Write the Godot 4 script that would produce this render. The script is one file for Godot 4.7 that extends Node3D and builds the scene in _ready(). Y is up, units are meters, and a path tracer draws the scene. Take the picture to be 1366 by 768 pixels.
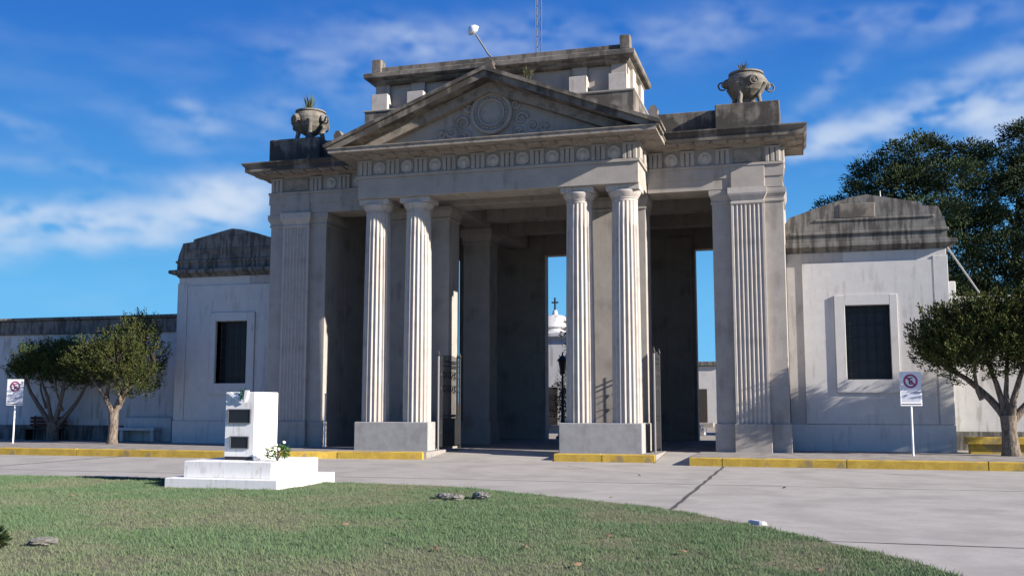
extends Node3D

# ---------------------------------------------------------------- mesh builder
class MB:
	var v := PackedVector3Array()
	var n := PackedVector3Array()
	var c := PackedColorArray()
	var use_c := false
	func tri_n(a: Vector3, b: Vector3, d: Vector3, na: Vector3, nb: Vector3, nd: Vector3) -> void:
		# a, b, d run counter-clockwise seen from outside; Godot wants clockwise
		v.append(a); v.append(d); v.append(b)
		n.append(na); n.append(nd); n.append(nb)
	func tri(a: Vector3, b: Vector3, d: Vector3) -> void:
		var m := (b - a).cross(d - a).normalized()
		tri_n(a, b, d, m, m, m)
	func quad(a: Vector3, b: Vector3, d: Vector3, e: Vector3) -> void:
		var m := (d - a).cross(e - b).normalized()
		tri_n(a, b, d, m, m, m)
		tri_n(a, d, e, m, m, m)
	func quad_n(a: Vector3, b: Vector3, d: Vector3, e: Vector3, na: Vector3, nb: Vector3, nd: Vector3, ne: Vector3) -> void:
		tri_n(a, b, d, na, nb, nd)
		tri_n(a, d, e, na, nd, ne)
	# stacked rectangular rings: prof is a list of [offset, y]; cut trims the upright edges
	func loft(x0: float, x1: float, z0: float, z1: float, prof: Array, cut := 0.0) -> void:
		var rings := []
		for p in prof:
			var o: float = p[0]
			var y: float = p[1]
			var a := x0 - o
			var b := x1 + o
			var s := z0 - o
			var t := z1 + o
			if cut > 0.0:
				rings.append([Vector3(a + cut, y, t), Vector3(b - cut, y, t), Vector3(b, y, t - cut), Vector3(b, y, s + cut), Vector3(b - cut, y, s), Vector3(a + cut, y, s), Vector3(a, y, s + cut), Vector3(a, y, t - cut)])
			else:
				rings.append([Vector3(a, y, t), Vector3(b, y, t), Vector3(b, y, s), Vector3(a, y, s)])
		var m: int = rings[0].size()
		for i in rings.size() - 1:
			for k in m:
				var l := (k + 1) % m
				quad(rings[i][k], rings[i][l], rings[i + 1][l], rings[i + 1][k])
		var top: Array = rings[-1]
		var bot: Array = rings[0]
		for k in range(1, m - 1):
			tri(top[0], top[k], top[k + 1])
			tri(bot[0], bot[k + 1], bot[k])
	func box(x0: float, x1: float, y0: float, y1: float, z0: float, z1: float, ch := 0.012) -> void:
		if ch <= 0.0:
			loft(x0, x1, z0, z1, [[0.0, y0], [0.0, y1]])
		else:
			loft(x0, x1, z0, z1, [[-ch, y0], [0.0, y0 + ch], [0.0, y1 - ch], [-ch, y1]], ch)
	# polygon in x,y (counter-clockwise seen from +z) extruded from z0 (back) to z1 (front)
	func prism(poly: PackedVector2Array, z0: float, z1: float) -> void:
		var idx := Geometry2D.triangulate_polygon(poly)
		for i in range(0, idx.size(), 3):
			var a := poly[idx[i]]
			var b := poly[idx[i + 1]]
			var d := poly[idx[i + 2]]
			if (b - a).cross(d - a) < 0:
				var t := b
				b = d
				d = t
			tri(Vector3(a.x, a.y, z1), Vector3(b.x, b.y, z1), Vector3(d.x, d.y, z1))
			tri(Vector3(a.x, a.y, z0), Vector3(d.x, d.y, z0), Vector3(b.x, b.y, z0))
		var m := poly.size()
		for k in m:
			var p := poly[k]
			var q := poly[(k + 1) % m]
			quad(Vector3(p.x, p.y, z1), Vector3(p.x, p.y, z0), Vector3(q.x, q.y, z0), Vector3(q.x, q.y, z1))
	# polygon in x,z laid flat between y0 and y1
	func slab(poly: PackedVector2Array, y0: float, y1: float) -> void:
		var idx := Geometry2D.triangulate_polygon(poly)
		for i in range(0, idx.size(), 3):
			var a := poly[idx[i]]
			var b := poly[idx[i + 1]]
			var d := poly[idx[i + 2]]
			if (b - a).cross(d - a) > 0:
				var t := b
				b = d
				d = t
			tri(Vector3(a.x, y1, a.y), Vector3(b.x, y1, b.y), Vector3(d.x, y1, d.y))
		var m := poly.size()
		for k in m:
			var p := poly[k]
			var q := poly[(k + 1) % m]
			quad(Vector3(p.x, y0, p.y), Vector3(q.x, y0, q.y), Vector3(q.x, y1, q.y), Vector3(p.x, y1, p.y))
	func lathe(prof: Array, segs := 32, at := Vector3.ZERO, sx := 1.0, sz := 1.0) -> void:
		for i in prof.size() - 1:
			var r0: float = prof[i][0]
			var y0: float = prof[i][1]
			var r1: float = prof[i + 1][0]
			var y1: float = prof[i + 1][1]
			var dn := Vector2(y1 - y0, r0 - r1).normalized()
			for k in segs:
				var a := TAU * k / segs
				var b := TAU * (k + 1) / segs
				var pa := Vector3(sin(a) * sx, 0, cos(a) * sz)
				var pb := Vector3(sin(b) * sx, 0, cos(b) * sz)
				var na := Vector3(sin(a) * dn.x, dn.y, cos(a) * dn.x)
				var nb := Vector3(sin(b) * dn.x, dn.y, cos(b) * dn.x)
				var p0 := at + pa * r0 + Vector3(0, y0, 0)
				var p1 := at + pb * r0 + Vector3(0, y0, 0)
				var p2 := at + pb * r1 + Vector3(0, y1, 0)
				var p3 := at + pa * r1 + Vector3(0, y1, 0)
				if r0 > 0.0001:
					tri_n(p0, p1, p2, na, nb, nb)
				if r1 > 0.0001:
					tri_n(p0, p2, p3, na, nb, na)
	func tube(pts: Array, rad: Array, segs := 7) -> void:
		var up := Vector3.UP
		var rings := []
		for i in pts.size():
			var a: Vector3 = pts[max(i - 1, 0)]
			var b: Vector3 = pts[min(i + 1, pts.size() - 1)]
			var t := (b - a).normalized()
			if absf(t.dot(up)) > 0.97:
				up = Vector3.RIGHT if absf(t.x) < 0.9 else Vector3.BACK
			var s := up.cross(t).normalized()
			up = t.cross(s).normalized()
			var ring := []
			for k in segs:
				var w := TAU * k / segs
				ring.append([pts[i] + (s * cos(w) + up * sin(w)) * float(rad[i]), s * cos(w) + up * sin(w)])
			rings.append(ring)
		for i in rings.size() - 1:
			for k in segs:
				var l := (k + 1) % segs
				var A: Array = rings[i][k]
				var B: Array = rings[i][l]
				var C: Array = rings[i + 1][l]
				var D: Array = rings[i + 1][k]
				quad_n(A[0], B[0], C[0], D[0], A[1], B[1], C[1], D[1])
		for k in range(1, segs - 1):
			tri(rings[0][0][0], rings[0][k + 1][0], rings[0][k][0])
			tri(rings[-1][0][0], rings[-1][k][0], rings[-1][k + 1][0])
	# a bumpy ball
	func blob(at: Vector3, size: Vector3, noise: FastNoiseLite, amp: float, nu := 14, nv := 9) -> void:
		var g := []
		for j in nv + 1:
			var row := []
			var ph := PI * j / nv
			for i in nu + 1:
				var th := TAU * (i % nu) / nu
				var d := Vector3(sin(ph) * cos(th), cos(ph), sin(ph) * sin(th))
				var k := 1.0 + amp * noise.get_noise_3d(d.x * 2 + at.x * 3, d.y * 2, d.z * 2 + at.z * 3)
				row.append(at + d * size * k)
			g.append(row)
		for j in nv:
			for i in nu:
				quad(g[j][i], g[j][i + 1], g[j + 1][i + 1], g[j + 1][i])
	func commit() -> ArrayMesh:
		var m := ArrayMesh.new()
		var a := []
		a.resize(Mesh.ARRAY_MAX)
		a[Mesh.ARRAY_VERTEX] = v
		a[Mesh.ARRAY_NORMAL] = n
		if use_c:
			a[Mesh.ARRAY_COLOR] = c
		m.add_surface_from_arrays(Mesh.PRIMITIVE_TRIANGLES, a)
		return m

# ---------------------------------------------------------------- helpers
var M := {}
var rng := RandomNumberGenerator.new()
var bumpy := FastNoiseLite.new()
const ROAD := -0.12
const WALK := 0.10

func part(parent: Node, called: String, mesh: Mesh, mat: Material, at := Vector3.ZERO, turn := Vector3.ZERO) -> MeshInstance3D:
	var o := MeshInstance3D.new()
	o.name = called
	o.mesh = mesh
	o.material_override = mat
	o.position = at
	o.rotation = turn
	parent.add_child(o, true)
	return o

func pbox(parent: Node, called: String, mat: Material, x0: float, x1: float, y0: float, y1: float, z0: float, z1: float, ch := 0.012) -> MeshInstance3D:
	var b := MB.new()
	b.box(minf(x0, x1), maxf(x0, x1), y0, y1, minf(z0, z1), maxf(z0, z1), ch)
	return part(parent, called, b.commit(), mat)

func tag(o: Node, label: String, category: String, group := "") -> void:
	o.set_meta("label", label)
	o.set_meta("category", category)
	if group:
		o.set_meta("group", group)

func thing(called: String, label: String, category: String, at := Vector3.ZERO, turn := 0.0, group := "") -> Node3D:
	var o := Node3D.new()
	o.name = called
	add_child(o)
	o.position = at
	o.rotation.y = turn
	tag(o, label, category, group)
	return o

func setting(called: String, label: String) -> Node3D:
	var o := Node3D.new()
	o.name = called
	add_child(o)
	o.set_meta("kind", "structure")
	o.set_meta("label", label)
	return o

# ---------------------------------------------------------------- textures
var LUT := PackedByteArray()
var noises := {}

func nimg(key: String, freq: float, seed_: int, octaves := 4, sx := 1, sy := 1) -> PackedByteArray:
	if noises.has(key):
		return noises[key]
	var f := FastNoiseLite.new()
	f.noise_type = FastNoiseLite.TYPE_SIMPLEX_SMOOTH
	f.seed = seed_
	f.frequency = freq
	f.fractal_octaves = octaves
	f.fractal_gain = 0.55
	var im := f.get_seamless_image(512 / sx, 512 / sy, false, false, 0.2, true)
	im.convert(Image.FORMAT_L8)
	if sx > 1 or sy > 1:
		im.resize(512, 512, Image.INTERPOLATE_CUBIC)
	noises[key] = im.get_data()
	return noises[key]

func sstep(a: float, b: float, x: float) -> float:
	var t := clampf((x - a) / (b - a), 0.0, 1.0)
	return t * t * (3.0 - 2.0 * t)

# base and stain are linear colours; the stain is lichen, soot and rain runs with its own outline
func surface(base: Color, stain: Color, lo: float, hi: float, streak: float, fine: float, mid: float, rough: float, period: float, relief := 0.3, second := Color(0, 0, 0, 0)) -> StandardMaterial3D:
	var a := nimg("fine", 0.16, 3, 3)
	var b := nimg("mid", 0.018, 11, 5)
	var d := nimg("coarse", 0.0065, 23, 5)
	var e := nimg("streak", 0.03, 37, 3, 1, 8)
	var px := PackedByteArray()
	px.resize(512 * 512 * 3)
	for i in 512 * 512:
		var f1 := a[i] / 255.0 - 0.5
		var f2 := b[i] / 255.0 - 0.5
		var f3 := d[i] / 255.0
		var f4 := e[i] / 255.0
		var s := sstep(lo, hi, f3 * (1.0 - streak) + f4 * streak + f2 * 0.25 + f1 * 0.12)
		s *= stain.a
		var g := 1.0 + f1 * fine + f2 * mid
		var r := base.r * g
		var q := base.g * g
		var w := base.b * g
		if second.a > 0.0:
			var t := sstep(0.5, 0.75, b[(i + 130 * 512 + 77) % (512 * 512)] / 255.0) * second.a
			r = lerpf(r, second.r * g, t)
			q = lerpf(q, second.g * g, t)
			w = lerpf(w, second.b * g, t)
		r = lerpf(r, stain.r * g, s)
		q = lerpf(q, stain.g * g, s)
		w = lerpf(w, stain.b * g, s)
		px[i * 3] = LUT[clampi(int(r * 4095.0), 0, 4095)]
		px[i * 3 + 1] = LUT[clampi(int(q * 4095.0), 0, 4095)]
		px[i * 3 + 2] = LUT[clampi(int(w * 4095.0), 0, 4095)]
	var im := Image.create_from_data(512, 512, false, Image.FORMAT_RGB8, px)
	var m := StandardMaterial3D.new()
	m.albedo_texture = ImageTexture.create_from_image(im)
	m.uv1_triplanar = true
	m.uv1_world_triplanar = true
	m.uv1_triplanar_sharpness = 6.0
	m.uv1_scale = Vector3.ONE / period
	m.roughness = rough
	m.metallic_specular = 0.3
	if relief > 0.0:
		m.heightmap_enabled = true
		m.heightmap_scale = relief
		m.heightmap_texture = grain_texture()
	return m

var _grain: ImageTexture
func grain_texture() -> ImageTexture:
	if _grain == null:
		var a := nimg("fine", 0.16, 3, 3)
		var b := nimg("mid", 0.018, 11, 5)
		var px := PackedByteArray()
		px.resize(512 * 512)
		for i in 512 * 512:
			px[i] = clampi(int(a[i] * 0.5 + b[i] * 0.5), 0, 255)
		_grain = ImageTexture.create_from_image(Image.create_from_data(512, 512, false, Image.FORMAT_L8, px))
	return _grain

func plain(r: float, g: float, b: float, rough := 0.8, metal := 0.0) -> StandardMaterial3D:
	var m := StandardMaterial3D.new()
	m.albedo_color = Color(r, g, b).linear_to_srgb()
	m.roughness = rough
	m.metallic = metal
	return m

func leafy(back: float) -> StandardMaterial3D:
	var m := StandardMaterial3D.new()
	m.vertex_color_use_as_albedo = true
	m.roughness = 0.85
	m.metallic_specular = 0.15
	m.cull_mode = BaseMaterial3D.CULL_DISABLED
	if back > 0.0:
		m.backlight_enabled = true
		m.backlight = Color(back, back, back * 0.6)
	return m

func make_materials() -> void:
	LUT.resize(4096)
	for i in 4096:
		var l := i / 4095.0
		var s := l * 12.92 if l <= 0.0031308 else 1.055 * pow(l, 1.0 / 2.4) - 0.055
		LUT[i] = int(round(s * 255.0))
	var black_lichen := Color(0.075, 0.07, 0.062, 0.9)
	M.stone = surface(Color(0.339, 0.312, 0.282), Color(0.185, 0.169, 0.149, 0.65), 0.52, 0.85, 0.35, 0.16, 0.22, 0.9, 6.5)
	M.pedestal = surface(Color(0.302, 0.300, 0.298), Color(0.185, 0.181, 0.172, 0.45), 0.52, 0.8, 0.2, 0.14, 0.24, 0.88, 3.7)
	M.column = surface(Color(0.422, 0.390, 0.357), Color(0.269, 0.246, 0.218, 0.65), 0.58, 0.82, 0.6, 0.16, 0.2, 0.88, 3.1, 0.2)
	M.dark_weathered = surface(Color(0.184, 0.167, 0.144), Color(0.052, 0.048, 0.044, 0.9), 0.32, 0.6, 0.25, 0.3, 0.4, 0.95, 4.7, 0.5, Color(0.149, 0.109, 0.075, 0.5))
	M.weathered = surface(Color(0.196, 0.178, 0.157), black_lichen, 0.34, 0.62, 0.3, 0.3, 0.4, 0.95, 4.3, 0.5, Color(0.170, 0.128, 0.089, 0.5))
	M.urn = surface(Color(0.198, 0.184, 0.158), Color(0.090, 0.083, 0.072, 0.8), 0.42, 0.66, 0.3, 0.3, 0.4, 0.95, 1.9, 0.5)
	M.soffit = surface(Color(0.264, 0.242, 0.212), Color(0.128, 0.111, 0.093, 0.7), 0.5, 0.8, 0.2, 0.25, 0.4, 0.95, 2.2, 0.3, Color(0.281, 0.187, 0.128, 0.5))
	M.parapet = surface(Color(0.185, 0.178, 0.165), Color(0.060, 0.057, 0.052, 0.85), 0.36, 0.7, 0.6, 0.3, 0.45, 0.95, 3.3, 0.4)
	M.old_plaster = surface(Color(0.400, 0.384, 0.364), Color(0.240, 0.224, 0.200, 0.6), 0.5, 0.8, 0.6, 0.1, 0.16, 0.9, 4.1, 0.15)
	M.plaster = surface(Color(0.515, 0.507, 0.495), Color(0.335, 0.316, 0.289, 0.5), 0.58, 0.85, 0.6, 0.07, 0.12, 0.9, 4.6, 0.15)
	M.wall_plaster = surface(Color(0.496, 0.496, 0.496), Color(0.240, 0.228, 0.208, 0.6), 0.55, 0.8, 0.7, 0.1, 0.16, 0.9, 5.3, 0.2)
	M.concrete = surface(Color(0.355, 0.337, 0.308), Color(0.27, 0.255, 0.232, 0.55), 0.46, 0.76, 0.0, 0.16, 0.22, 0.85, 8.5, 0.12)
	M.walk = surface(Color(0.272, 0.255, 0.238), Color(0.162, 0.149, 0.136, 0.7), 0.48, 0.75, 0.0, 0.2, 0.3, 0.9, 2.9, 0.2)
	M.yellow = surface(Color(0.44, 0.30, 0.055), Color(0.2, 0.165, 0.1, 0.8), 0.56, 0.68, 0.0, 0.35, 0.5, 0.75, 5.3, 0.2)
	M.white_paint = surface(Color(0.74, 0.735, 0.72), Color(0.5, 0.48, 0.44, 0.6), 0.55, 0.8, 0.5, 0.04, 0.06, 0.7, 1.7, 0.08)
	M.soil = surface(Color(0.112, 0.116, 0.072), Color(0.160, 0.140, 0.096, 0.7), 0.47, 0.62, 0.0, 0.5, 0.5, 0.95, 5.0, 0.8)
	M.earth = surface(Color(0.136, 0.128, 0.076), Color(0.085, 0.085, 0.043, 0.8), 0.45, 0.62, 0.0, 0.4, 0.4, 0.95, 7.0, 0.0)
	M.gravel = surface(Color(0.306, 0.272, 0.221), Color(0.212, 0.187, 0.153, 0.7), 0.45, 0.7, 0.0, 0.3, 0.25, 0.95, 4.0, 0.0)
	M.bark = surface(Color(0.207, 0.171, 0.140), Color(0.081, 0.068, 0.054, 0.9), 0.45, 0.62, 0.75, 0.4, 0.4, 0.95, 0.7, 1.2)
	M.dark_bark = surface(Color(0.081, 0.068, 0.054), Color(0.036, 0.031, 0.025, 0.9), 0.45, 0.62, 0.75, 0.4, 0.4, 0.95, 0.9, 1.0)
	M.rock = surface(Color(0.187, 0.183, 0.170), Color(0.111, 0.106, 0.093, 0.8), 0.45, 0.65, 0.0, 0.4, 0.4, 0.95, 0.6, 0.6)
	M.slab_gap = plain(0.06, 0.057, 0.052, 0.95)
	M.iron = plain(0.018, 0.018, 0.02, 0.5, 0.3)
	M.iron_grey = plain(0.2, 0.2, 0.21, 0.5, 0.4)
	M.galvanised = plain(0.3, 0.31, 0.33, 0.5, 0.4)
	M.mast = plain(0.1, 0.1, 0.11, 0.6, 0.3)
	M.glass = plain(0.012, 0.012, 0.014, 0.4)
	M.room_dark = plain(0.03, 0.028, 0.027, 0.9)  # near-black colour that stands for the unlit inside of the gatehouse
	M.shutter = plain(0.035, 0.026, 0.02, 0.7)
	M.wood = surface(Color(0.090, 0.032, 0.023), Color(0.045, 0.018, 0.013, 0.8), 0.5, 0.7, 0.2, 0.3, 0.3, 0.7, 0.8, 0.2)
	M.plaque = plain(0.035, 0.036, 0.04, 0.35, 0.5)
	M.sign_white = plain(0.72, 0.73, 0.75, 0.5)
	M.sign_red = plain(0.30, 0.04, 0.12, 0.5)
	M.sign_ink = plain(0.03, 0.03, 0.05, 0.5)
	M.sign_grey = plain(0.42, 0.44, 0.52, 0.5)
	M.ribbon = plain(0.8, 0.8, 0.82, 0.7)
	M.lamp_glass = plain(0.6, 0.62, 0.64, 0.25)
	M.leaf = leafy(0.35)
	M.needle = leafy(0.15)
	M.blade = leafy(0.4)
	M.dry_leaf = plain(0.17, 0.105, 0.06, 0.8)
	M.petal = plain(0.78, 0.75, 0.55, 0.6)

# ---------------------------------------------------------------- sky
func make_sky() -> Sky:
	var W := 2048
	var H := 1024
	var f := FastNoiseLite.new()
	f.noise_type = FastNoiseLite.TYPE_SIMPLEX_SMOOTH
	f.seed = 5
	f.frequency = 1.0
	f.fractal_octaves = 6
	f.fractal_gain = 0.55
	# streaks of cirrus: [azimuth, elevation, half length, half height, tilt, strength], degrees; azimuth 0 is -z, turning to +x
	var streaks := [[-36.0, 10.3, 5.5, 1.0, 0.17, 1.2], [-31.8, 11.2, 2.6, 1.2, 0.1, 1.3], [-40.5, 9.2, 4.0, 0.8, 0.1, 0.9], [-43.5, 9.3, 3.0, 0.9, 0.1, 0.6], [-33.8, 15.6, 1.7, 0.8, -0.45, 0.5], [-35.5, 14.6, 3.0, 0.9, -0.4, 0.25], [-40.0, 12.3, 4.0, 0.45, -0.1, 0.35], [-42.5, 14.2, 2.5, 0.5, -0.3, 0.3],
		[-21.5, 20.2, 4.2, 1.1, -0.12, 0.7], [-27.0, 18.8, 4.0, 1.3, -0.2, 0.35], [-15.0, 20.8, 5.0, 1.0, -0.05, 0.45], [-5.5, 20.6, 4.0, 1.4, 0.1, 0.45], [-29.0, 16.2, 3.0, 1.0, 0.1, 0.35],
		[6.2, 14.7, 4.5, 0.95, 0.1, 1.15], [1.2, 13.9, 2.4, 0.8, 0.1, 1.1], [11.0, 15.3, 4.0, 1.1, 0.1, 1.1], [2.0, 17.0, 2.2, 0.9, 0.8, 0.45], [8.5, 16.6, 4.0, 0.7, 0.2, 0.5], [9.5, 19.8, 3.5, 0.7, 0.1, 0.35], [4.0, 20.4, 4.0, 0.6, -0.05, 0.4], [13.0, 18.0, 4.0, 0.7, 0.15, 0.4]]
	var more := RandomNumberGenerator.new()
	more.seed = 12
	for i in 60:
		var az := more.randf_range(25, 310)
		streaks.append([az, more.randf_range(6, 55), more.randf_range(4, 9), more.randf_range(1.0, 3.0), more.randf_range(-0.3, 0.3), more.randf_range(0.3, 0.9)])
	var im := Image.create(W, H, false, Image.FORMAT_RGB8)
	im.fill(Color(0.33, 0.34, 0.33))
	var ramp := [[0.0, Color(0.20, 0.57, 0.94)], [6.0, Color(0.15, 0.50, 0.89)], [13.0, Color(0.07, 0.30, 0.74)], [20.0, Color(0.034, 0.186, 0.625)], [34.0, Color(0.018, 0.10, 0.45)], [91.0, Color(0.014, 0.075, 0.36)]]
	var cloud := Color(0.66, 0.76, 0.91)
	for y in range(0, 530):
		var el := 90.0 - 180.0 * (y + 0.5) / H
		var e := maxf(el, 0.0)
		var base := Color.BLACK
		for k in ramp.size() - 1:
			if e >= ramp[k][0]:
				base = (ramp[k][1] as Color).lerp(ramp[k + 1][1], (e - ramp[k][0]) / (ramp[k + 1][0] - ramp[k][0]))
		var ce := cos(deg_to_rad(el))
		var se := sin(deg_to_rad(el))
		# which streaks reach this row
		var here := []
		for s in streaks:
			if absf(el - s[1]) < s[2] * absf(s[4]) + s[3] * 3.0:
				here.append(s)
		for x in W:
			var az := 360.0 * (x + 0.5) / W
			if az > 180.0:
				az -= 360.0
			var ra := deg_to_rad(az)
			var d := Vector3(sin(ra) * ce, se, -cos(ra) * ce)
			var q := f.get_noise_3d(d.x * 3.4 + 4.0, d.y * 14.0, d.z * 3.4)
			var c := maxf(0.0, q - 0.12) * 0.2
			if here.size() > 0:
				var q2 := f.get_noise_3d(d.x * 9.0, d.y * 26.0 + 7.0, d.z * 9.0)
				var q3 := f.get_noise_3d(d.x * 26.0 + d.y * 14.0, d.y * 60.0 + 3.0, d.z * 26.0)
				for s in here:
					var da: float = az - s[0]
					if da > 180.0: da -= 360.0
					if da < -180.0: da += 360.0
					var ds: float = da / s[2]
					if absf(ds) > 2.2: continue
					var dh: float = (el - s[1] - da * s[4] + q * 0.9 + q2 * 0.5) / s[3]
					if absf(dh) > 2.8: continue
					c += float(s[5]) * exp(-ds * ds * 1.1 - dh * dh * (0.8 if dh < 0 else 1.3)) * clampf(0.62 + q2 * 1.3 + q3 * 0.9, 0.0, 1.4)
			c = 1.0 - exp(-c * 0.88)
			var col := base.lerp(cloud, clampf(c, 0.0, 0.92))
			im.set_pixel(x, y, col.linear_to_srgb())
	var pm := PanoramaSkyMaterial.new()
	pm.panorama = ImageTexture.create_from_image(im)
	var sky := Sky.new()
	sky.sky_material = pm
	return sky

# ---------------------------------------------------------------- ready
func _ready() -> void:
	rng.seed = 2010
	bumpy.seed = 8
	bumpy.frequency = 0.9
	bumpy.fractal_octaves = 3
	# camera
	var cam := Camera3D.new()
	cam.name = "camera"
	add_child(cam)
	cam.position = Vector3(9.268, 1.6, 30.089)
	cam.rotation = Vector3(deg_to_rad(6.5455), deg_to_rad(15.956), 0)
	cam.fov = 32.006
	cam.near = 0.1
	cam.far = 1500.0
	cam.current = true
	# sky
	var env := Environment.new()
	env.background_mode = Environment.BG_SKY
	env.sky = make_sky()
	env.background_energy_multiplier = 0.455
	env.tonemap_mode = Environment.TONE_MAPPER_LINEAR
	env.tonemap_exposure = 2.2
	env.sdfgi_enabled = true
	env.ssao_enabled = true
	env.ssil_enabled = true
	var we := WorldEnvironment.new()
	we.name = "world_environment"
	we.environment = env
	add_child(we)
	# sun: low, from the right, grazing the front
	var sun := DirectionalLight3D.new()
	sun.name = "sun"
	add_child(sun)
	var az := deg_to_rad(78.0)
	var el := deg_to_rad(22.5)
	var to_sun := Vector3(sin(az) * cos(el), sin(el), cos(az) * cos(el))
	sun.look_at_from_position(to_sun * 50.0, Vector3.ZERO, Vector3.UP)
	sun.light_energy = 1.6
	sun.light_color = Color(1.0, 0.962, 0.915)
	sun.light_angular_distance = 0.5
	sun.shadow_enabled = true

	make_materials()
	print("materials")
	build_ground()
	build_gateway()
	build_gatehouses()
	build_walls()
	print("buildings")
	build_beyond()
	build_monument()
	build_street_things()
	build_trees()
	print("trees")
	build_small_things()
	build_grass()
	print("done")

# ---------------------------------------------------------------- ground
func lawn_poly() -> PackedVector2Array:
	var p := PackedVector2Array()
	for q in [[-34.0, 30.0], [-34.0, 11.6], [-20.0, 11.0], [-8.9, 10.4], [-6.8, 10.1], [-3.0, 10.1], [-0.3, 10.2], [1.2, 10.18], [2.3, 10.35], [3.2, 10.8], [4.2, 11.5], [5.4, 12.2], [6.6, 13.0], [7.3, 13.6], [7.9, 14.3], [8.8, 15.5], [9.5, 16.6], [10.1, 17.5], [10.6, 18.35], [10.95, 19.4], [11.1, 21.0], [11.0, 24.0], [10.6, 27.0], [10.0, 30.0]]:
		p.append(Vector2(q[0] - (0.15 if q[0] > 3.0 else 0.0), q[1]))
	return p

func build_ground() -> void:
	var g := MB.new()
	g.quad(Vector3(-500, -0.30, 300), Vector3(500, -0.30, 300), Vector3(500, -0.30, -700), Vector3(-500, -0.30, -700))
	var ground := part(self, "ground", g.commit(), M.earth)
	ground.set_meta("kind", "structure")
	ground.set_meta("label", "flat open ground reaching to the horizon")
	# road: concrete bays with joints between them
	var road := setting("road", "pale concrete road in large bays with dark joints")
	var bed := MB.new()
	bed.box(-60, 60, -0.29, ROAD - 0.02, -1.6, 60, 0)
	part(road, "road_bed", bed.commit(), M.slab_gap)
	var xs := [-60.0, -31.2, -12.0, 7.2, 26.4, 60.0]
	var zs := [2.0, 8.15, 16.65, 25.2, 33.7, 60.0]
	for i in xs.size() - 1:
		for j in zs.size() - 1:
			var b := MB.new()
			b.box(xs[i] + 0.012, xs[i + 1] - 0.012, ROAD - 0.05, ROAD + rng.randf_range(-0.002, 0.002), zs[j] + 0.01, zs[j + 1] - 0.01, 0.0)
			part(road, "concrete_bay", b.commit(), M.concrete)
	# the strip along the kerbs, and the two ramps up into the gate
	for e in [[-60.0, -31.2], [-31.2, -12.0], [-12.0, 7.2], [7.2, 26.4], [26.4, 60.0]]:
		var b := MB.new()
		b.box(e[0] + 0.012, e[1] - 0.012, ROAD - 0.05, ROAD - 0.001, 0.56, 1.99, 0.0)
		part(road, "concrete_bay", b.commit(), M.concrete)
	for e in [[-1.86, 2.14], [5.18, 6.22]]:
		var b := MB.new()
		b.prism(PackedVector2Array([Vector2(e[0], -0.2), Vector2(e[1], -0.2), Vector2(e[1], 0.2), Vector2(e[0], 0.2)]), -1, 1)
		var r := MB.new()
		var y0 := ROAD + 0.003
		var y1 := 0.075
		r.quad(Vector3(e[0], y0, 1.0), Vector3(e[1], y0, 1.0), Vector3(e[1], y1, -1.95), Vector3(e[0], y1, -1.95))
		r.quad(Vector3(e[0], y0 - 0.1, 1.0), Vector3(e[1], y0 - 0.1, 1.0), Vector3(e[1], y0, 1.0), Vector3(e[0], y0, 1.0))
		part(road, "ramp", r.commit(), M.concrete)
	# tar poured into the joints
	for x in [-31.2, -12.0, 7.2, 26.4]:
		var pts := []
		var z := 1.8
		while z < 33.0:
			pts.append(Vector2(x + rng.randf_range(-0.02, 0.02), z))
			z += 0.45
		var tj := MB.new()
		for i in pts.size() - 1:
			var w0 := 0.022 + 0.02 * absf(sin(i * 1.7))
			var w1 := 0.022 + 0.02 * absf(sin((i + 1) * 1.7))
			tj.quad(Vector3(pts[i].x - w0, ROAD + 0.006, pts[i].y), Vector3(pts[i + 1].x - w1, ROAD + 0.006, pts[i + 1].y), Vector3(pts[i + 1].x + w1, ROAD + 0.006, pts[i + 1].y), Vector3(pts[i].x + w0, ROAD + 0.006, pts[i].y))
		part(road, "tar_joint", tj.commit(), M.slab_gap)
	for e in [[8.15, 0.018], [16.65, 0.024]]:
		for x in [[-30.0, -12.1], [-11.9, 7.1], [7.3, 26.3]]:
			var tj := MB.new()
			var n := 24
			for i in n:
				var xa := lerpf(x[0], x[1], i / float(n))
				var xb := lerpf(x[0], x[1], (i + 1) / float(n))
				var wa: float = e[1] * (0.5 + 0.5 * absf(sin(i * 2.1)))
				var wb: float = e[1] * (0.5 + 0.5 * absf(sin((i + 1) * 2.1)))
				tj.quad(Vector3(xa, ROAD + 0.006, e[0] + wa), Vector3(xb, ROAD + 0.006, e[0] + wb), Vector3(xb, ROAD + 0.006, e[0] - wb), Vector3(xa, ROAD + 0.006, e[0] - wa))
			part(road, "tar_joint", tj.commit(), M.slab_gap)
	# hairline cracks
	for e in [[9.2, 2.2, 0.55, 5.5], [3.0, 2.6, 0.9, 4.2], [-3.5, 3.0, 0.25, 4.5]]:
		var ck := MB.new()
		var cp := Vector2(e[0], e[1])
		var ca: float = e[2]
		var cl := 0.0
		while cl < e[3]:
			ca += rng.randf_range(-0.35, 0.35)
			var cq := cp + Vector2(cos(ca), sin(ca)) * 0.22
			var sd := Vector2(-sin(ca), cos(ca)) * rng.randf_range(0.004, 0.011)
			ck.quad(Vector3(cp.x - sd.x, ROAD + 0.0045, cp.y - sd.y), Vector3(cp.x + sd.x, ROAD + 0.0045, cp.y + sd.y), Vector3(cq.x + sd.x, ROAD + 0.0045, cq.y + sd.y), Vector3(cq.x - sd.x, ROAD + 0.0045, cq.y - sd.y))
			cp = cq
			ca = lerpf(ca, e[2], 0.25)
			cl += 0.22
		part(road, "crack", ck.commit(), M.slab_gap)
	# pavements with kerbs
	var walk := setting("pavement", "grey paved footway along the front of the gate")
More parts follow.
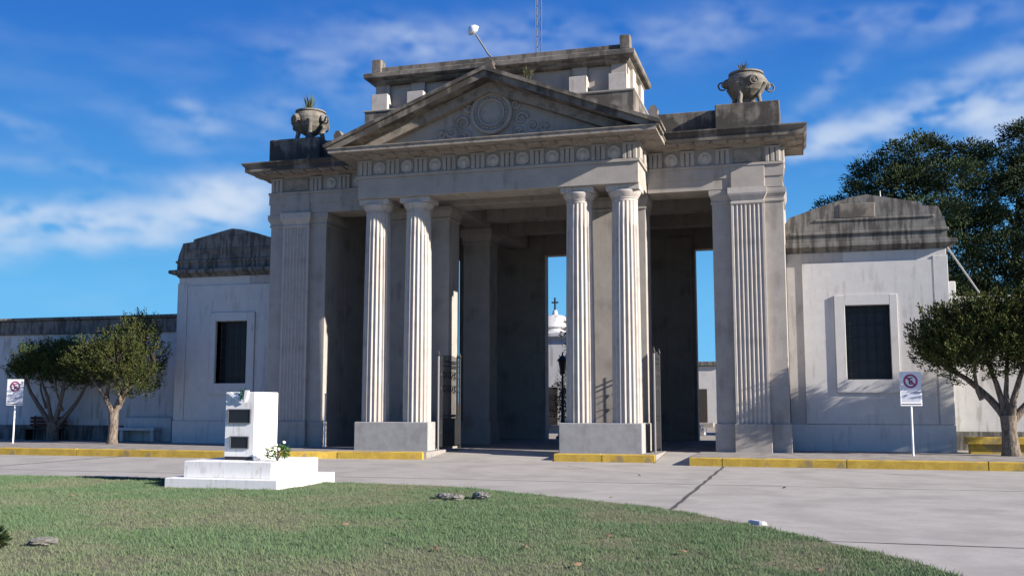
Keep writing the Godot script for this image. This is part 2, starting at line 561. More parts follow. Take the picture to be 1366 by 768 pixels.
	var left := MB.new()
	left.slab(PackedVector2Array([Vector2(-60, -6.6), Vector2(-60, 1.7), Vector2(-7.0, 1.72), Vector2(-4.7, 0.92), Vector2(-1.9, 0.68), Vector2(-1.9, -1.94), Vector2(-6.8, -1.94), Vector2(-6.8, -6.6)]), -0.25, WALK)
	part(walk, "paving", left.commit(), M.walk)
	var right := MB.new()
	right.slab(PackedVector2Array([Vector2(6.25, -1.94), Vector2(6.25, 1.5), Vector2(60, 1.5), Vector2(60, -6.6), Vector2(8.0, -6.6), Vector2(8.0, -1.94)]), -0.25, WALK)
	part(walk, "paving", right.commit(), M.walk)
	var mid := MB.new()
	mid.slab(PackedVector2Array([Vector2(2.15, -1.94), Vector2(2.15, 0.5), Vector2(5.15, 0.42), Vector2(5.15, -1.94)]), -0.25, WALK)
	part(walk, "paving", mid.commit(), M.walk)
	var lines := [
		["kerb_along_left_pavement", "yellow painted kerb running past the trees to the gate", [Vector2(-60, 1.9), Vector2(-40.0, 1.9), Vector2(-27.0, 1.9), Vector2(-13.7, 1.93), Vector2(-7.0, 1.92), Vector2(-4.7, 1.12), Vector2(-1.95, 0.86)]],
		["kerb_along_right_pavement", "yellow painted kerb in front of the gatehouse and signpost", [Vector2(6.25, 1.7), Vector2(7.15, 1.71), Vector2(10.4, 1.71), Vector2(13.85, 1.72), Vector2(17.2, 1.74), Vector2(24.0, 1.74), Vector2(40, 1.74), Vector2(60, 1.74)]],
		["kerb_at_column_base", "short yellow painted kerb below the pair of columns", [Vector2(2.15, 0.7), Vector2(3.6, 0.66), Vector2(5.15, 0.6)]]]
	for l in lines:
		var k := setting(l[0], l[1])
		var pts: Array = l[2]
		for i in pts.size() - 1:
			var a: Vector2 = pts[i]
			var b: Vector2 = pts[i + 1]
			var dir := (b - a).normalized()
			var s := MB.new()
			var ln := (b - a).length()
			s.loft(0.012, ln - 0.012, -0.2, 0.0, [[0.0, -0.24], [0.0, 0.085], [-0.03, 0.108 + 0.002 * (i % 3)]])
			var o := part(k, "kerb_stone", s.commit(), M.yellow, Vector3(a.x, rng.randf_range(-0.006, 0.004), a.y))
			o.rotation.y = -dir.angle()
	# lawn
	var lawn := setting("lawn", "patchy mown lawn island in front of the gate")
	var lm := MB.new()
	lm.slab(lawn_poly(), -0.2, -0.095)
	part(lawn, "turf", lm.commit(), M.soil)
	# ground inside the cemetery
	var pm := MB.new()
	pm.box(-40, 40, -0.28, -0.02, -90, -12.62, 0)
	var path := part(self, "cemetery_path", pm.commit(), M.gravel)
	path.set_meta("kind", "structure")
	path.set_meta("label", "pale gravel path beyond the gate")

# ---------------------------------------------------------------- the gate
func fluted_shaft(h: float, r0: float, r1: float, flutes := 20) -> ArrayMesh:
	var b := MB.new()
	var per := 8
	var rows := 9
	var g := []
	for j in rows + 1:
		var t := float(j) / rows
		var r := lerpf(r0, r1, t) + 0.012 * sin(PI * t)
		var row := []
		for i in flutes * per + 1:
			var u := float(i % (flutes * per)) / per
			var k := u - floorf(u)
			var kk := clampf((k - 0.1) / 0.8, 0.0, 1.0)
			var dip := pow(sin(PI * kk), 0.8) * 0.115
			if j == rows:
				dip *= 0.1
			var a := TAU * u / flutes
			row.append(Vector3(sin(a), 0, cos(a)) * r * (1.0 - dip) + Vector3(0, h * (t if j < rows else 1.0), 0))
		g.append(row)
	for j in rows:
		for i in flutes * per:
			b.quad(g[j][i], g[j][i + 1], g[j + 1][i + 1], g[j + 1][i])
	return b.commit()

func fluted_panel(w: float, h: float, flutes: int, deep: float) -> ArrayMesh:
	# front at z = 0, back at z = -0.17, origin at bottom centre
	var b := MB.new()
	var sec := [Vector2(-w / 2, -0.17), Vector2(-w / 2, 0)]
	var edge := w * 0.05
	var pitch := (w - 2 * edge) / flutes
	for f in flutes:
		var x0 := -w / 2 + edge + f * pitch
		for i in 7:
			var t := i / 6.0
			sec.append(Vector2(x0 + pitch * (0.1 + 0.8 * t), -sin(PI * t) * deep))
	sec.append(Vector2(w / 2, 0))
	sec.append(Vector2(w / 2, -0.17))
	for i in sec.size() - 1:
		var p: Vector2 = sec[i]
		var q: Vector2 = sec[i + 1]
		b.quad(Vector3(p.x, 0, p.y), Vector3(q.x, 0, q.y), Vector3(q.x, h, q.y), Vector3(p.x, h, p.y))
	return b.commit()

func triglyph_mesh() -> ArrayMesh:
	# origin at bottom centre of its back; faces +z
	var b := MB.new()
	var w := 0.46
	var h := 0.5
	b.box(-w / 2, w / 2, 0, h, -0.03, 0.022, 0)
	for k in 3:
		var x := (k - 1) * 0.158
		b.loft(x - 0.066, x + 0.066, -0.02, 0.1, [[0.0, 0.004], [0.0, h - 0.07], [-0.02, h - 0.05]], 0.022)
	b.box(-w / 2 - 0.01, w / 2 + 0.01, h - 0.06, h, -0.03, 0.108, 0.006)
	return b.commit()

func patera_mesh() -> ArrayMesh:
	var b := MB.new()
	b.lathe([[0.225, 0.0], [0.225, 0.035], [0.19, 0.06], [0.165, 0.04], [0.1, 0.045], [0.08, 0.08], [0.0, 0.095]], 24)
	return b.commit()

func build_gateway() -> void:
	var g := thing("cemetery_gateway", "monumental stone gateway with paired fluted columns, pediment and flat attic", "gateway")
	# ---- portico pedestals and columns
	var shaft := fluted_shaft(6.83, 0.458, 0.405)
	var cap := MB.new()
	cap.lathe([[0.38, 0.0], [0.415, 0.0], [0.415, 0.035], [0.4, 0.04], [0.4, 0.085], [0.425, 0.09], [0.425, 0.115], [0.41, 0.12], [0.435, 0.15], [0.48, 0.22], [0.51, 0.28], [0.515, 0.31], [0.5, 0.335]], 40)
	var capm := cap.commit()
	var aba := MB.new()
	aba.box(-0.525, 0.525, 0, 0.18, -0.47, 0.43, 0.014)
	var abam := aba.commit()
	for s in [-1.0, 1.0]:
		var pd := MB.new()
		pd.box(minf(s * 2.13, s * 4.69), maxf(s * 2.13, s * 4.69), WALK - 0.15, 1.0, -1.12, -0.08, 0.02)
		part(g, "pedestal", pd.commit(), M.pedestal)
		for x in [2.72, 4.17]:
			var c := Node3D.new()
			c.name = "column"
			g.add_child(c, true)
			c.position = Vector3(s * x, 1.0, -0.6)
			part(c, "shaft", shaft, M.column)
			part(c, "capital", capm, M.column, Vector3(0, 6.83, 0))
			part(c, "abacus", abam, M.column, Vector3(0, 7.16, 0))
	# ---- portico entablature
	var en := Node3D.new()
	en.name = "portico_entablature"
	g.add_child(en)
	pbox(en, "architrave", M.stone, -4.69, 4.69, 8.338, 9.0, -1.1, -0.06)
	for s in [-1.0, 1.0]:
		pbox(en, "side_beam", M.stone, s * 3.95, s * 4.685, 8.342, 8.998, -2.02, -1.102)
	pbox(en, "taenia", M.stone, -4.75, 4.75, 9.0, 9.1, -2.0, 0.0)
	pbox(en, "frieze", M.stone, -4.66, 4.66, 9.1, 9.63, -3.0, -0.1)
	var tri := triglyph_mesh()
	var pat := patera_mesh()
	var n := 9
	for i in n + 1:
		var x := -4.43 + 8.86 * i / n
		part(en, "triglyph", tri, M.stone, Vector3(x, 9.105, -0.1))
		if i < n:
			part(en, "patera", pat, M.column, Vector3(x + 4.43 / n, 9.34, -0.105), Vector3(PI / 2, 0, 0))
	for s in [-1.0, 1.0]:
		for z in [-0.33, -1.3]:
			part(en, "triglyph", tri, M.stone, Vector3(s * 4.66, 9.105, z), Vector3(0, s * PI / 2, 0))
	var co := MB.new()
	co.loft(-4.66, 4.66, -2.6, -0.1, [[0.06, 9.6], [0.1, 9.66], [0.16, 9.68], [0.2, 9.7]])
	part(en, "bed_mould", co.commit(), M.soffit)
	var co2 := MB.new()
	co2.loft(-4.66, 4.66, -2.6, 0.12, [[0.72, 9.722], [0.72, 9.84], [0.76, 9.86], [0.76, 9.885], [0.7, 9.89]])
	co2.loft(-4.66, 4.66, -2.6, 0.12, [[0.17, 9.69], [0.7, 9.723]])
	part(en, "cornice", co2.commit(), M.soffit)
	var mut := MB.new()
	mut.loft(-0.22, 0.22, 0.0, 0.4, [[0.0, 0.0], [0.0, 0.05]])
	var mutm := mut.commit()
	for i in 2 * n + 1:
		part(en, "mutule", mutm, M.soffit, Vector3(-4.43 + 8.86 * i / (2 * n), 9.665, 0.12))
	# ---- pediment
	var pe := Node3D.new()
	pe.name = "pediment"
	g.add_child(pe)
	var ty := MB.new()
	ty.prism(PackedVector2Array([Vector2(-4.95, 9.86), Vector2(4.95, 9.86), Vector2(0, 11.79)]), -0.6, 0.0)
	part(pe, "tympanum", ty.commit(), M.stone)
	for s in [-1.0, 1.0]:
		var k := 0.392
		var top := 12.13
		var q := [Vector2(0, top - 0.3), Vector2(5.15, top - 0.3 - k * 5.15), Vector2(5.46, top - 0.3 - k * 5.15), Vector2(5.46, top - k * 5.46), Vector2(0, top)]
		var lower := [Vector2(0, top - 0.62), Vector2(4.35, top - 0.62 - k * 4.35), Vector2(5.1, top - 0.62 - k * 4.35), Vector2(5.1, top - 0.302 - k * 5.1), Vector2(0, top - 0.302)]
		var sima := [Vector2(0, top - 0.09), Vector2(5.46, top - 0.09 - k * 5.46), Vector2(5.52, top - 0.05 - k * 5.5), Vector2(5.52, top + 0.035 - k * 5.52), Vector2(0, top + 0.035)]
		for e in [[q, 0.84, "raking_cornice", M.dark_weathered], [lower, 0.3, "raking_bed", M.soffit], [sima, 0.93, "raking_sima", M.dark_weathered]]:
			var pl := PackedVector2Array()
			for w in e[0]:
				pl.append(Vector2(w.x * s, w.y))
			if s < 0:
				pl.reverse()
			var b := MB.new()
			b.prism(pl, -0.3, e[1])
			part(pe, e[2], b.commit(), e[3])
	# medallion and scrolls
	var me := MB.new()
	me.lathe([[0.7, 0.0], [0.7, 0.13], [0.65, 0.17], [0.6, 0.17], [0.57, 0.09], [0.46, 0.09], [0.45, 0.16], [0.40, 0.16], [0.38, 0.07], [0.2, 0.1], [0.0, 0.11]], 48)
	var med := part(pe, "medallion", me.commit(), M.stone, Vector3(0, 10.86, 0.0), Vector3(PI / 2, 0, 0))
	var bead := MB.new()
	bead.lathe([[0.048, 0.0], [0.042, 0.035], [0.0, 0.055]], 10)
	var beadm := bead.commit()
	for i in 24:
		part(med, "bead", beadm, M.stone, Vector3(sin(TAU * i / 24) * 0.515, 0.085, cos(TAU * i / 24) * 0.51))
	for s in [-1.0, 1.0]:
		for e in [[0.98, 10.62, 0.22, 1.0], [1.36, 10.36, 0.2, -1.0], [0.86, 10.2, 0.14, 1.0], [1.72, 10.26, 0.14, 1.0], [0.78, 11.1, 0.15, -1.0]]:
			var pts := []
			var rad := []
			for i in 22:
				var t := i / 21.0
				var a: float = t * TAU * 1.35 * e[3]
				var r: float = e[2] * (1.0 - 0.8 * t)
				pts.append(Vector3(s * (e[0] + cos(a) * r), e[1] + sin(a) * r, 0.015))
				rad.append(0.065 * (1.0 - 0.5 * t))
			var b := MB.new()
			b.tube(pts, rad, 6)
			part(pe, "scroll", b.commit(), M.stone)
		for i in 5:
			var b := MB.new()
			b.blob(Vector3.ZERO, Vector3(0.19 - 0.018 * i, 0.085, 0.08), bumpy, 0.3, 10, 6)
			part(pe, "carved_leaf", b.commit(), M.stone, Vector3(s * (1.0 + 0.24 * i), 10.08 + 0.05 * (i % 2), 0.01), Vector3(0, 0, s * (0.5 - 0.15 * i)))
	# acroteria
	for e in [[0.0, 12.1, 0.3, 0.5], [5.24, 10.0, 0.3, 0.58], [-5.24, 10.0, 0.3, 0.58]]:
		var b := MB.new()
		var h: float = e[3]
		b.prism(PackedVector2Array([Vector2(-0.16, 0), Vector2(0.16, 0), Vector2(0.2, h * 0.3), Vector2(0.12, h * 0.55), Vector2(0.15, h * 0.75), Vector2(0.06, h), Vector2(-0.06, h), Vector2(-0.15, h * 0.75), Vector2(-0.12, h * 0.55), Vector2(-0.2, h * 0.3)]), -0.14, 0.14)
		part(pe, "acroterion", b.commit(), M.weathered, Vector3(e[0], e[1], e[2]))
	# ---- attic
	var at := Node3D.new()
	at.name = "attic"
	g.add_child(at)
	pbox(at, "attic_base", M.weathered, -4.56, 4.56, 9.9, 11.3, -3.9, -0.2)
	var ledge := MB.new()
	ledge.loft(-4.56, 4.56, -3.9, -0.2, [[0.0, 11.3], [0.04, 11.33], [0.04, 11.37], [-0.1, 11.4]])
	part(at, "ledge", ledge.commit(), M.stone)
	pbox(at, "attic_wall", M.stone, -4.3, 4.3, 11.35, 12.36, -3.6, -0.62)
	for x in [-4.05, -2.77, 2.77, 4.05]:
		pbox(at, "pilaster", M.stone, x - 0.25, x + 0.25, 11.9, 12.35, -0.8, -0.5)
		pbox(at, "plinth", M.column, x - 0.29, x + 0.29, 11.385, 11.93, -0.9, -0.24)
	for z in [-1.5, -3.2]:
		pbox(at, "side_pilaster", M.column, 4.2, 4.4, 11.385, 12.34, z - 0.3, z + 0.3)
		pbox(at, "side_pilaster", M.column, -4.4, -4.2, 11.385, 12.34, z - 0.3, z + 0.3)
	var cp := MB.new()
	cp.loft(-4.3, 4.3, -3.6, -0.44, [[0.02, 12.3], [0.1, 12.36], [0.14, 12.42], [0.26, 12.46], [0.3, 12.5], [0.3, 12.64], [0.26, 12.67], [0.0, 12.7]])
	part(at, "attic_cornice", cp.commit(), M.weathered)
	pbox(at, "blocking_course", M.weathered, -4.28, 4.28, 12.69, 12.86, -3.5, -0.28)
	for x in [-4.16, 4.3]:
		pbox(at, "corner_block", M.weathered, x - 0.16, x + 0.16, 12.68, 13.13, -0.6, -0.2)
	# ---- pavilions
	for s in [-1.0, 1.0]:
		var p := Node3D.new()
		p.name = "pavilion"
		g.add_child(p, true)
		pbox(p, "pier", M.stone, s * 6.75, s * 8.95, WALK - 0.15, 8.36, -3.5, -1.92)
		pbox(p, "side_wall", M.stone, s * 6.75, s * 8.93, WALK - 0.15, 9.22, -12.3, -3.5)
		pbox(p, "plinth", M.stone, s * 6.7, s * 9.0, WALK - 0.14, 0.97, -3.55, -1.86, 0.02)
		part(p, "fluted_pilaster", fluted_panel(1.02, 6.86, 7, 0.055), M.column, Vector3(s * 7.86, 0.97, -1.76))
		pbox(p, "pilaster_plinth", M.stone, s * 7.3, s * 8.42, WALK - 0.13, 0.975, -1.9, -1.7, 0.02)
		var pc := MB.new()
		pc.loft(7.37, 8.35, -2.0, -1.77, [[0.0, 7.82], [0.03, 7.84], [0.03, 7.9], [0.0, 7.92], [0.02, 7.98], [0.09, 8.1], [0.11, 8.16], [0.11, 8.345]])
		var pco := part(p, "pilaster_capital", pc.commit(), M.column)
		var mc := MB.new()
		mc.loft(6.75, 8.95, -3.5, -1.92, [[0.01, 7.88], [0.035, 7.9], [0.035, 7.95], [0.012, 7.97], [0.03, 8.05], [0.08, 8.14], [0.09, 8.2], [0.09, 8.33]])
		var mco := part(p, "pier_capital", mc.commit(), M.stone)
		var ar := MB.new()
		ar.loft(4.72, 8.95, -2.9, -1.82, [[0.0, 8.338], [0.0, 8.68], [0.03, 8.69], [0.03, 9.04]], 0.0)
		var aro := part(p, "architrave", ar.commit(), M.stone)
		var tn := MB.new()
		tn.box(4.76, 9.0, 9.041, 9.13, -3.4, -1.74)
		var tno := part(p, "taenia", tn.commit(), M.stone)
		var fr := MB.new()
		fr.box(4.7, 8.92, 9.13, 9.69, -3.35, -1.84)
		var fro := part(p, "frieze", fr.commit(), M.stone)
		# corner block of the entablature over the fluted pilaster
		var cb := MB.new()
		cb.box(7.36, 8.4, 8.347, 9.04, -2.0, -1.76)
		var cbo := part(p, "architrave_break", cb.commit(), M.stone)
		for o in [pco, mco, aro, tno, fro, cbo]:
			if s < 0:
				o.rotation.y = PI
				o.position = Vector3.ZERO
				# mirrored shapes: rebuild by scaling x (symmetric about x = 0)
				o.rotation.y = 0
				o.mesh = mirrored(o.mesh)
		for x in [4.98, 6.02, 7.12, 8.66]:
			part(p, "triglyph", tri, M.stone, Vector3(s * x, 9.135, -1.84))
		for x in [5.5, 6.57]:
			part(p, "patera", pat, M.column, Vector3(s * x, 9.37, -1.845), Vector3(PI / 2, 0, 0))
		pbox(p, "frieze_panel", M.soffit, s * 7.45, s * 8.35, 9.16, 9.6, -1.9, -1.8)
		for z in [-2.2, -3.1]:
			part(p, "triglyph", tri, M.stone, Vector3(s * 8.92, 9.135, z), Vector3(0, s * PI / 2, 0))
		var bm := MB.new()
		bm.loft(minf(s * 4.0, s * 8.92), maxf(s * 4.0, s * 8.92), -3.3, -1.84, [[0.05, 9.66], [0.1, 9.72], [0.17, 9.74], [0.2, 9.77]])
		part(p, "bed_mould", bm.commit(), M.soffit)
		var sf := MB.new()
		sf.loft(minf(s * 4.0, s * 8.92), maxf(s * 4.0, s * 8.92), -3.3, -1.84, [[0.16, 9.76], [0.68, 9.8]])
		part(p, "soffit", sf.commit(), M.soffit)
		var cr := MB.new()
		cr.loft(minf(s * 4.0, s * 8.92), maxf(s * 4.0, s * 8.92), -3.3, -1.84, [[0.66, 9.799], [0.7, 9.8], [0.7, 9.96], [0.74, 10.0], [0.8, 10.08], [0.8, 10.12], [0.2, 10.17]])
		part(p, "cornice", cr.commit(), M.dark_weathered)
		for i in 9:
			part(p, "mutule", mutm, M.soffit, Vector3(s * (4.98 + 0.52 * i), 9.735, -1.62))
		for i in 2:
			part(p, "mutule", mutm, M.soffit, Vector3(s * 9.12, 9.735, -1.9 - 0.9 * i), Vector3(0, s * PI / 2, 0))
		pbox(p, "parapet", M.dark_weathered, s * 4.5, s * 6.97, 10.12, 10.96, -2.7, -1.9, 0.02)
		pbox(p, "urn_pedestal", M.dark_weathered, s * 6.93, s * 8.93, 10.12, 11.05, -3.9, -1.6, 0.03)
		# pier standing behind the columns
		pbox(p, "inner_pier", M.stone, s * 2.16, s * 4.6, WALK - 0.1, 8.352, -3.1, -2.03)
		var ic := MB.new()
		ic.loft(minf(s * 2.16, s * 4.6), maxf(s * 2.16, s * 4.6), -3.1, -2.03, [[0.01, 7.88], [0.035, 7.9], [0.035, 7.95], [0.012, 7.97], [0.06, 8.12], [0.09, 8.2], [0.09, 8.336]])
		part(p, "inner_capital", ic.commit(), M.stone)
		pbox(p, "inner_plinth", M.stone, s * 2.11, s * 4.65, WALK - 0.11, 0.97, -3.15, -1.98, 0.02)
	# ---- the hall behind
	var h := Node3D.new()
	h.name = "passage_hall"
	g.add_child(h)
	pbox(h, "hall_floor", M.walk, -6.745, 6.745, -0.28, 0.08, -12.3, -1.945, 0)
	pbox(h, "lintel", M.stone, -6.74, 6.74, 8.354, 8.96, -3.08, -2.04)
	pbox(h, "ceiling", M.stone, -6.74, 6.74, 8.962, 9.2, -12.2, -2.03, 0)
	pbox(h, "roof_slab", M.weathered, -8.94, 8.94, 9.21, 9.66, -12.28, -3.42)
	pbox(h, "roof", M.weathered, -4.1, 4.1, 9.75, 10.1, -12.3, -3.85)
	for z in [-6.0, -9.0]:
		pbox(h, "ceiling_beam", M.stone, -6.742, 6.742, 8.45, 8.965, z - 0.3, z + 0.3)
	for s in [-1.0, 1.0]:
		pbox(h, "hall_pier", M.stone, s * 1.9, s * 2.95, 0.06, 8.46, -6.9, -5.9)
		var hc := MB.new()
		hc.loft(minf(s * 1.9, s * 2.95), maxf(s * 1.9, s * 2.95), -6.9, -5.9, [[0.01, 7.6], [0.04, 7.63], [0.04, 7.7], [0.015, 7.73], [0.07, 7.9], [0.1, 8.0], [0.1, 8.2]])
		part(h, "hall_pier_capital", hc.commit(), M.stone)
		pbox(h, "hall_pier_plinth", M.stone, s * 1.84, s * 3.01, 0.05, 0.9, -6.96, -5.84)
		pbox(h, "hall_beam", M.stone, s * 1.95, s * 2.9, 8.3, 8.965, -12.0, -3.06)
	for s in [-1.0, 1.0]:
		pbox(h, "rear_wall", M.stone, s * 1.27, s * 5.2, 0.03, 8.96, -12.6, -12.0)
		pbox(h, "rear_pilaster", M.stone, s * 4.0, s * 5.05, 0.06, 8.5, -12.1, -11.8)
		pbox(h, "rear_lintel", M.stone, s * 5.19, s * 6.76, 8.0, 8.97, -12.58, -12.02)
	pbox(h, "rear_lintel", M.stone, -1.28, 1.28, 8.0, 8.97, -12.58, -12.02)

func mirrored(m: Mesh) -> ArrayMesh:
	var a := m.surface_get_arrays(0)
	var v: PackedVector3Array = a[Mesh.ARRAY_VERTEX]
	var n: PackedVector3Array = a[Mesh.ARRAY_NORMAL]
	var b := MB.new()
	for i in range(0, v.size(), 3):
		for k in [0, 2, 1]:
			b.v.append(v[i + k] * Vector3(-1, 1, 1))
			b.n.append(n[i + k] * Vector3(-1, 1, 1))
	return b.commit()

# ---------------------------------------------------------------- gatehouses either side
func build_gatehouses() -> void:
	for s in [-1.0, 1.0]:
		var label := "white plastered gatehouse with barred window and stained curved parapet, beside the signpost" if s > 0 else "shaded gatehouse with dark window and curved parapet, beside the two small trees"
		var w := thing("gatehouse" if s > 0 else "gatehouse_001", label, "building", Vector3(s * 11.4, 0, -3.55), 0.0, "gatehouses flanking the gateway")
		# local: x from -2.4 to 2.4 (out is +s), front at z = 0
		var xa := -2.44
		var xb := 2.4
		var wx0 := -0.68
		var wx1 := 0.66
		var pl: Material = M.plaster
		# wall round the window opening
		pbox(w, "wall", M.old_plaster, s * xa, s * wx0, WALK - 0.1, 6.56, -0.45, 0.0, 0.01)
		pbox(w, "wall", pl, s * wx1, s * xb, WALK - 0.1, 6.56, -0.45, 0.0, 0.01)
		pbox(w, "wall", pl, s * wx0, s * wx1, WALK - 0.1, 2.32, -0.45, -0.001, 0.0)
		pbox(w, "wall", pl, s * wx0, s * wx1, 4.72, 6.559, -0.45, -0.001, 0.0)
		pbox(w, "side_wall", pl, s * (xb - 0.4), s * (xb - 0.002), WALK - 0.1, 6.55, -6.0, -0.44, 0.01)
		pbox(w, "back_wall", pl, s * xa, s * (xb - 0.41), WALK - 0.1, 6.55, -6.0, -5.6, 0.01)
		pbox(w, "flat_roof", M.parapet, s * xa, s * (xb - 0.01), 6.3, 6.6, -5.98, -0.02, 0.0)
		pbox(w, "plinth", pl, s * (xa + 0.02), s * (xb + 0.04), WALK - 0.09, 0.93, -0.3, 0.053, 0.004)
		# raised field framing the window
		var fp := MB.new()
		var hx0 := wx0 * 1.48
		var hx1 := wx1 * 1.38
		for q in [[-1.95, hx0, 0.95, 6.08], [hx1, 1.95, 0.95, 6.08], [hx0, hx1, 5.0, 6.08], [hx0, hx1, 0.95, 1.95]]:
			fp.box(minf(s * q[0], s * q[1]), maxf(s * q[0], s * q[1]), q[2], q[3], -0.05, 0.05, 0.0)
		part(w, "wall_panel", fp.commit(), pl)
		pbox(w, "corner_strip", pl, s * 2.0, s * 2.43, 0.95, 6.2, -0.2, 0.035, 0.01)
		# window
		var win := Node3D.new()
		win.name = "window"
		w.add_child(win)
		var sur := MB.new()
		sur.box(-1.0, wx0, 1.93, 5.02, -0.3, 0.115, 0.012)
		sur.box(wx1, 0.9, 1.93, 5.02, -0.3, 0.115, 0.012)
		sur.box(wx0 + 0.001, wx1 - 0.001, 4.7, 5.018, -0.3, 0.113, 0.0)
		sur.box(wx0 + 0.001, wx1 - 0.001, 1.932, 2.34, -0.3, 0.113, 0.0)
		var so := part(win, "surround", sur.commit(), pl)
		if s < 0:
			so.mesh = mirrored(so.mesh)
		pbox(win, "glass", M.glass, s * wx0, s * wx1, 2.33, 4.72, -0.32, -0.30, 0)
		pbox(win, "room_dark_sheet", M.room_dark, s * wx0, s * wx1, 2.33, 4.72, -0.44, -0.40, 0)  # thin dark sheet; the shade of the room is put into its colour
		for i in 5:
			var x := wx0 + (wx1 - wx0) * (i + 0.5) / 5
			pbox(win, "bar", M.iron, s * (x - 0.012), s * (x + 0.012), 2.34, 4.71, -0.17, -0.145, 0)
		for i in 6:
			var y := 2.34 + 2.37 * (i + 0.5) / 6
			pbox(win, "cross_bar", M.iron, s * wx0, s * wx1, y - 0.012, y + 0.012, -0.143, -0.125, 0)
		# cornice and parapet
		var co := MB.new()
		co.loft(minf(s * xa, s * xb), maxf(s * xa, s * xb), -5.9, 0.0, [[0.02, 6.42], [0.08, 6.5], [0.22, 6.55], [0.3, 6.58], [0.3, 6.7], [0.1, 6.74]])
		part(w, "cornice", co.commit(), M.parapet)
		var pts := [Vector2(-2.44, 6.7), Vector2(2.46, 6.7), Vector2(2.45, 7.05), Vector2(2.4, 7.3), Vector2(2.3, 7.55), Vector2(2.22, 7.76), Vector2(1.78, 7.8), Vector2(1.74, 7.9), Vector2(1.0, 8.06), Vector2(0.5, 8.17), Vector2(0.1, 8.25), Vector2(-0.3, 8.2), Vector2(-1.0, 8.02), Vector2(-1.7, 7.8), Vector2(-2.3, 7.6), Vector2(-2.44, 7.4)]
		var poly := PackedVector2Array()
		for q in pts:
			poly.append(Vector2(q.x * s, q.y))
		if s < 0:
			poly.reverse()
		var pa := MB.new()
		pa.prism(poly, -0.75, 0.1)
		part(w, "parapet", pa.commit(), M.parapet)
		pbox(w, "parapet_moulding", M.parapet, s * -2.3, s * 2.5, 6.98, 7.08, -0.1, 0.16, 0.02)
		pbox(w, "parapet_moulding", M.parapet, s * -1.5, s * 2.1, 7.42, 7.5, -0.1, 0.14, 0.02)
		pbox(w, "parapet_panel", M.weathered if s > 0 else M.parapet, s * -0.75, s * 0.35, 7.5, 7.98, -0.1, 0.135, 0.02)

# ---------------------------------------------------------------- perimeter walls
func build_walls() -> void:
	var l := thing("perimeter_wall", "long white plastered wall behind the two small trees", "wall", Vector3(-38, -0.15, -5.1))
	pbox(l, "wall_face", M.wall_plaster, -26, 24.2, WALK, 4.62, -0.4, 0.0)
	pbox(l, "wall_base", M.parapet, -26, 24.1, WALK, 0.85, -0.3, 0.06)
	pbox(l, "coping", M.parapet, -26, 24.2, 4.62, 5.2, -0.5, 0.12, 0.03)
	pbox(l, "coping_ledge", M.parapet, -26, 24.2, 5.2, 5.32, -0.6, 0.25, 0.03)
	var r := thing("perimeter_wall_001", "white plastered wall behind the tree with the low yellow seat", "wall", Vector3(38, 0, -5.2))
	pbox(r, "wall_face", M.wall_plaster, -24.2, 24, WALK - 0.1, 4.85, -0.4, 0.0)
	pbox(r, "wall_base", M.parapet, -24.1, 24, WALK - 0.1, 0.7, -0.3, 0.05)
	pbox(r, "coping", M.wall_plaster, -24.2, 24, 4.85, 5.05, -0.5, 0.1, 0.03)
	pbox(r, "end_block", M.wall_plaster, -24.22, -23.75, 4.86, 5.55, -0.42, 0.11, 0.02)

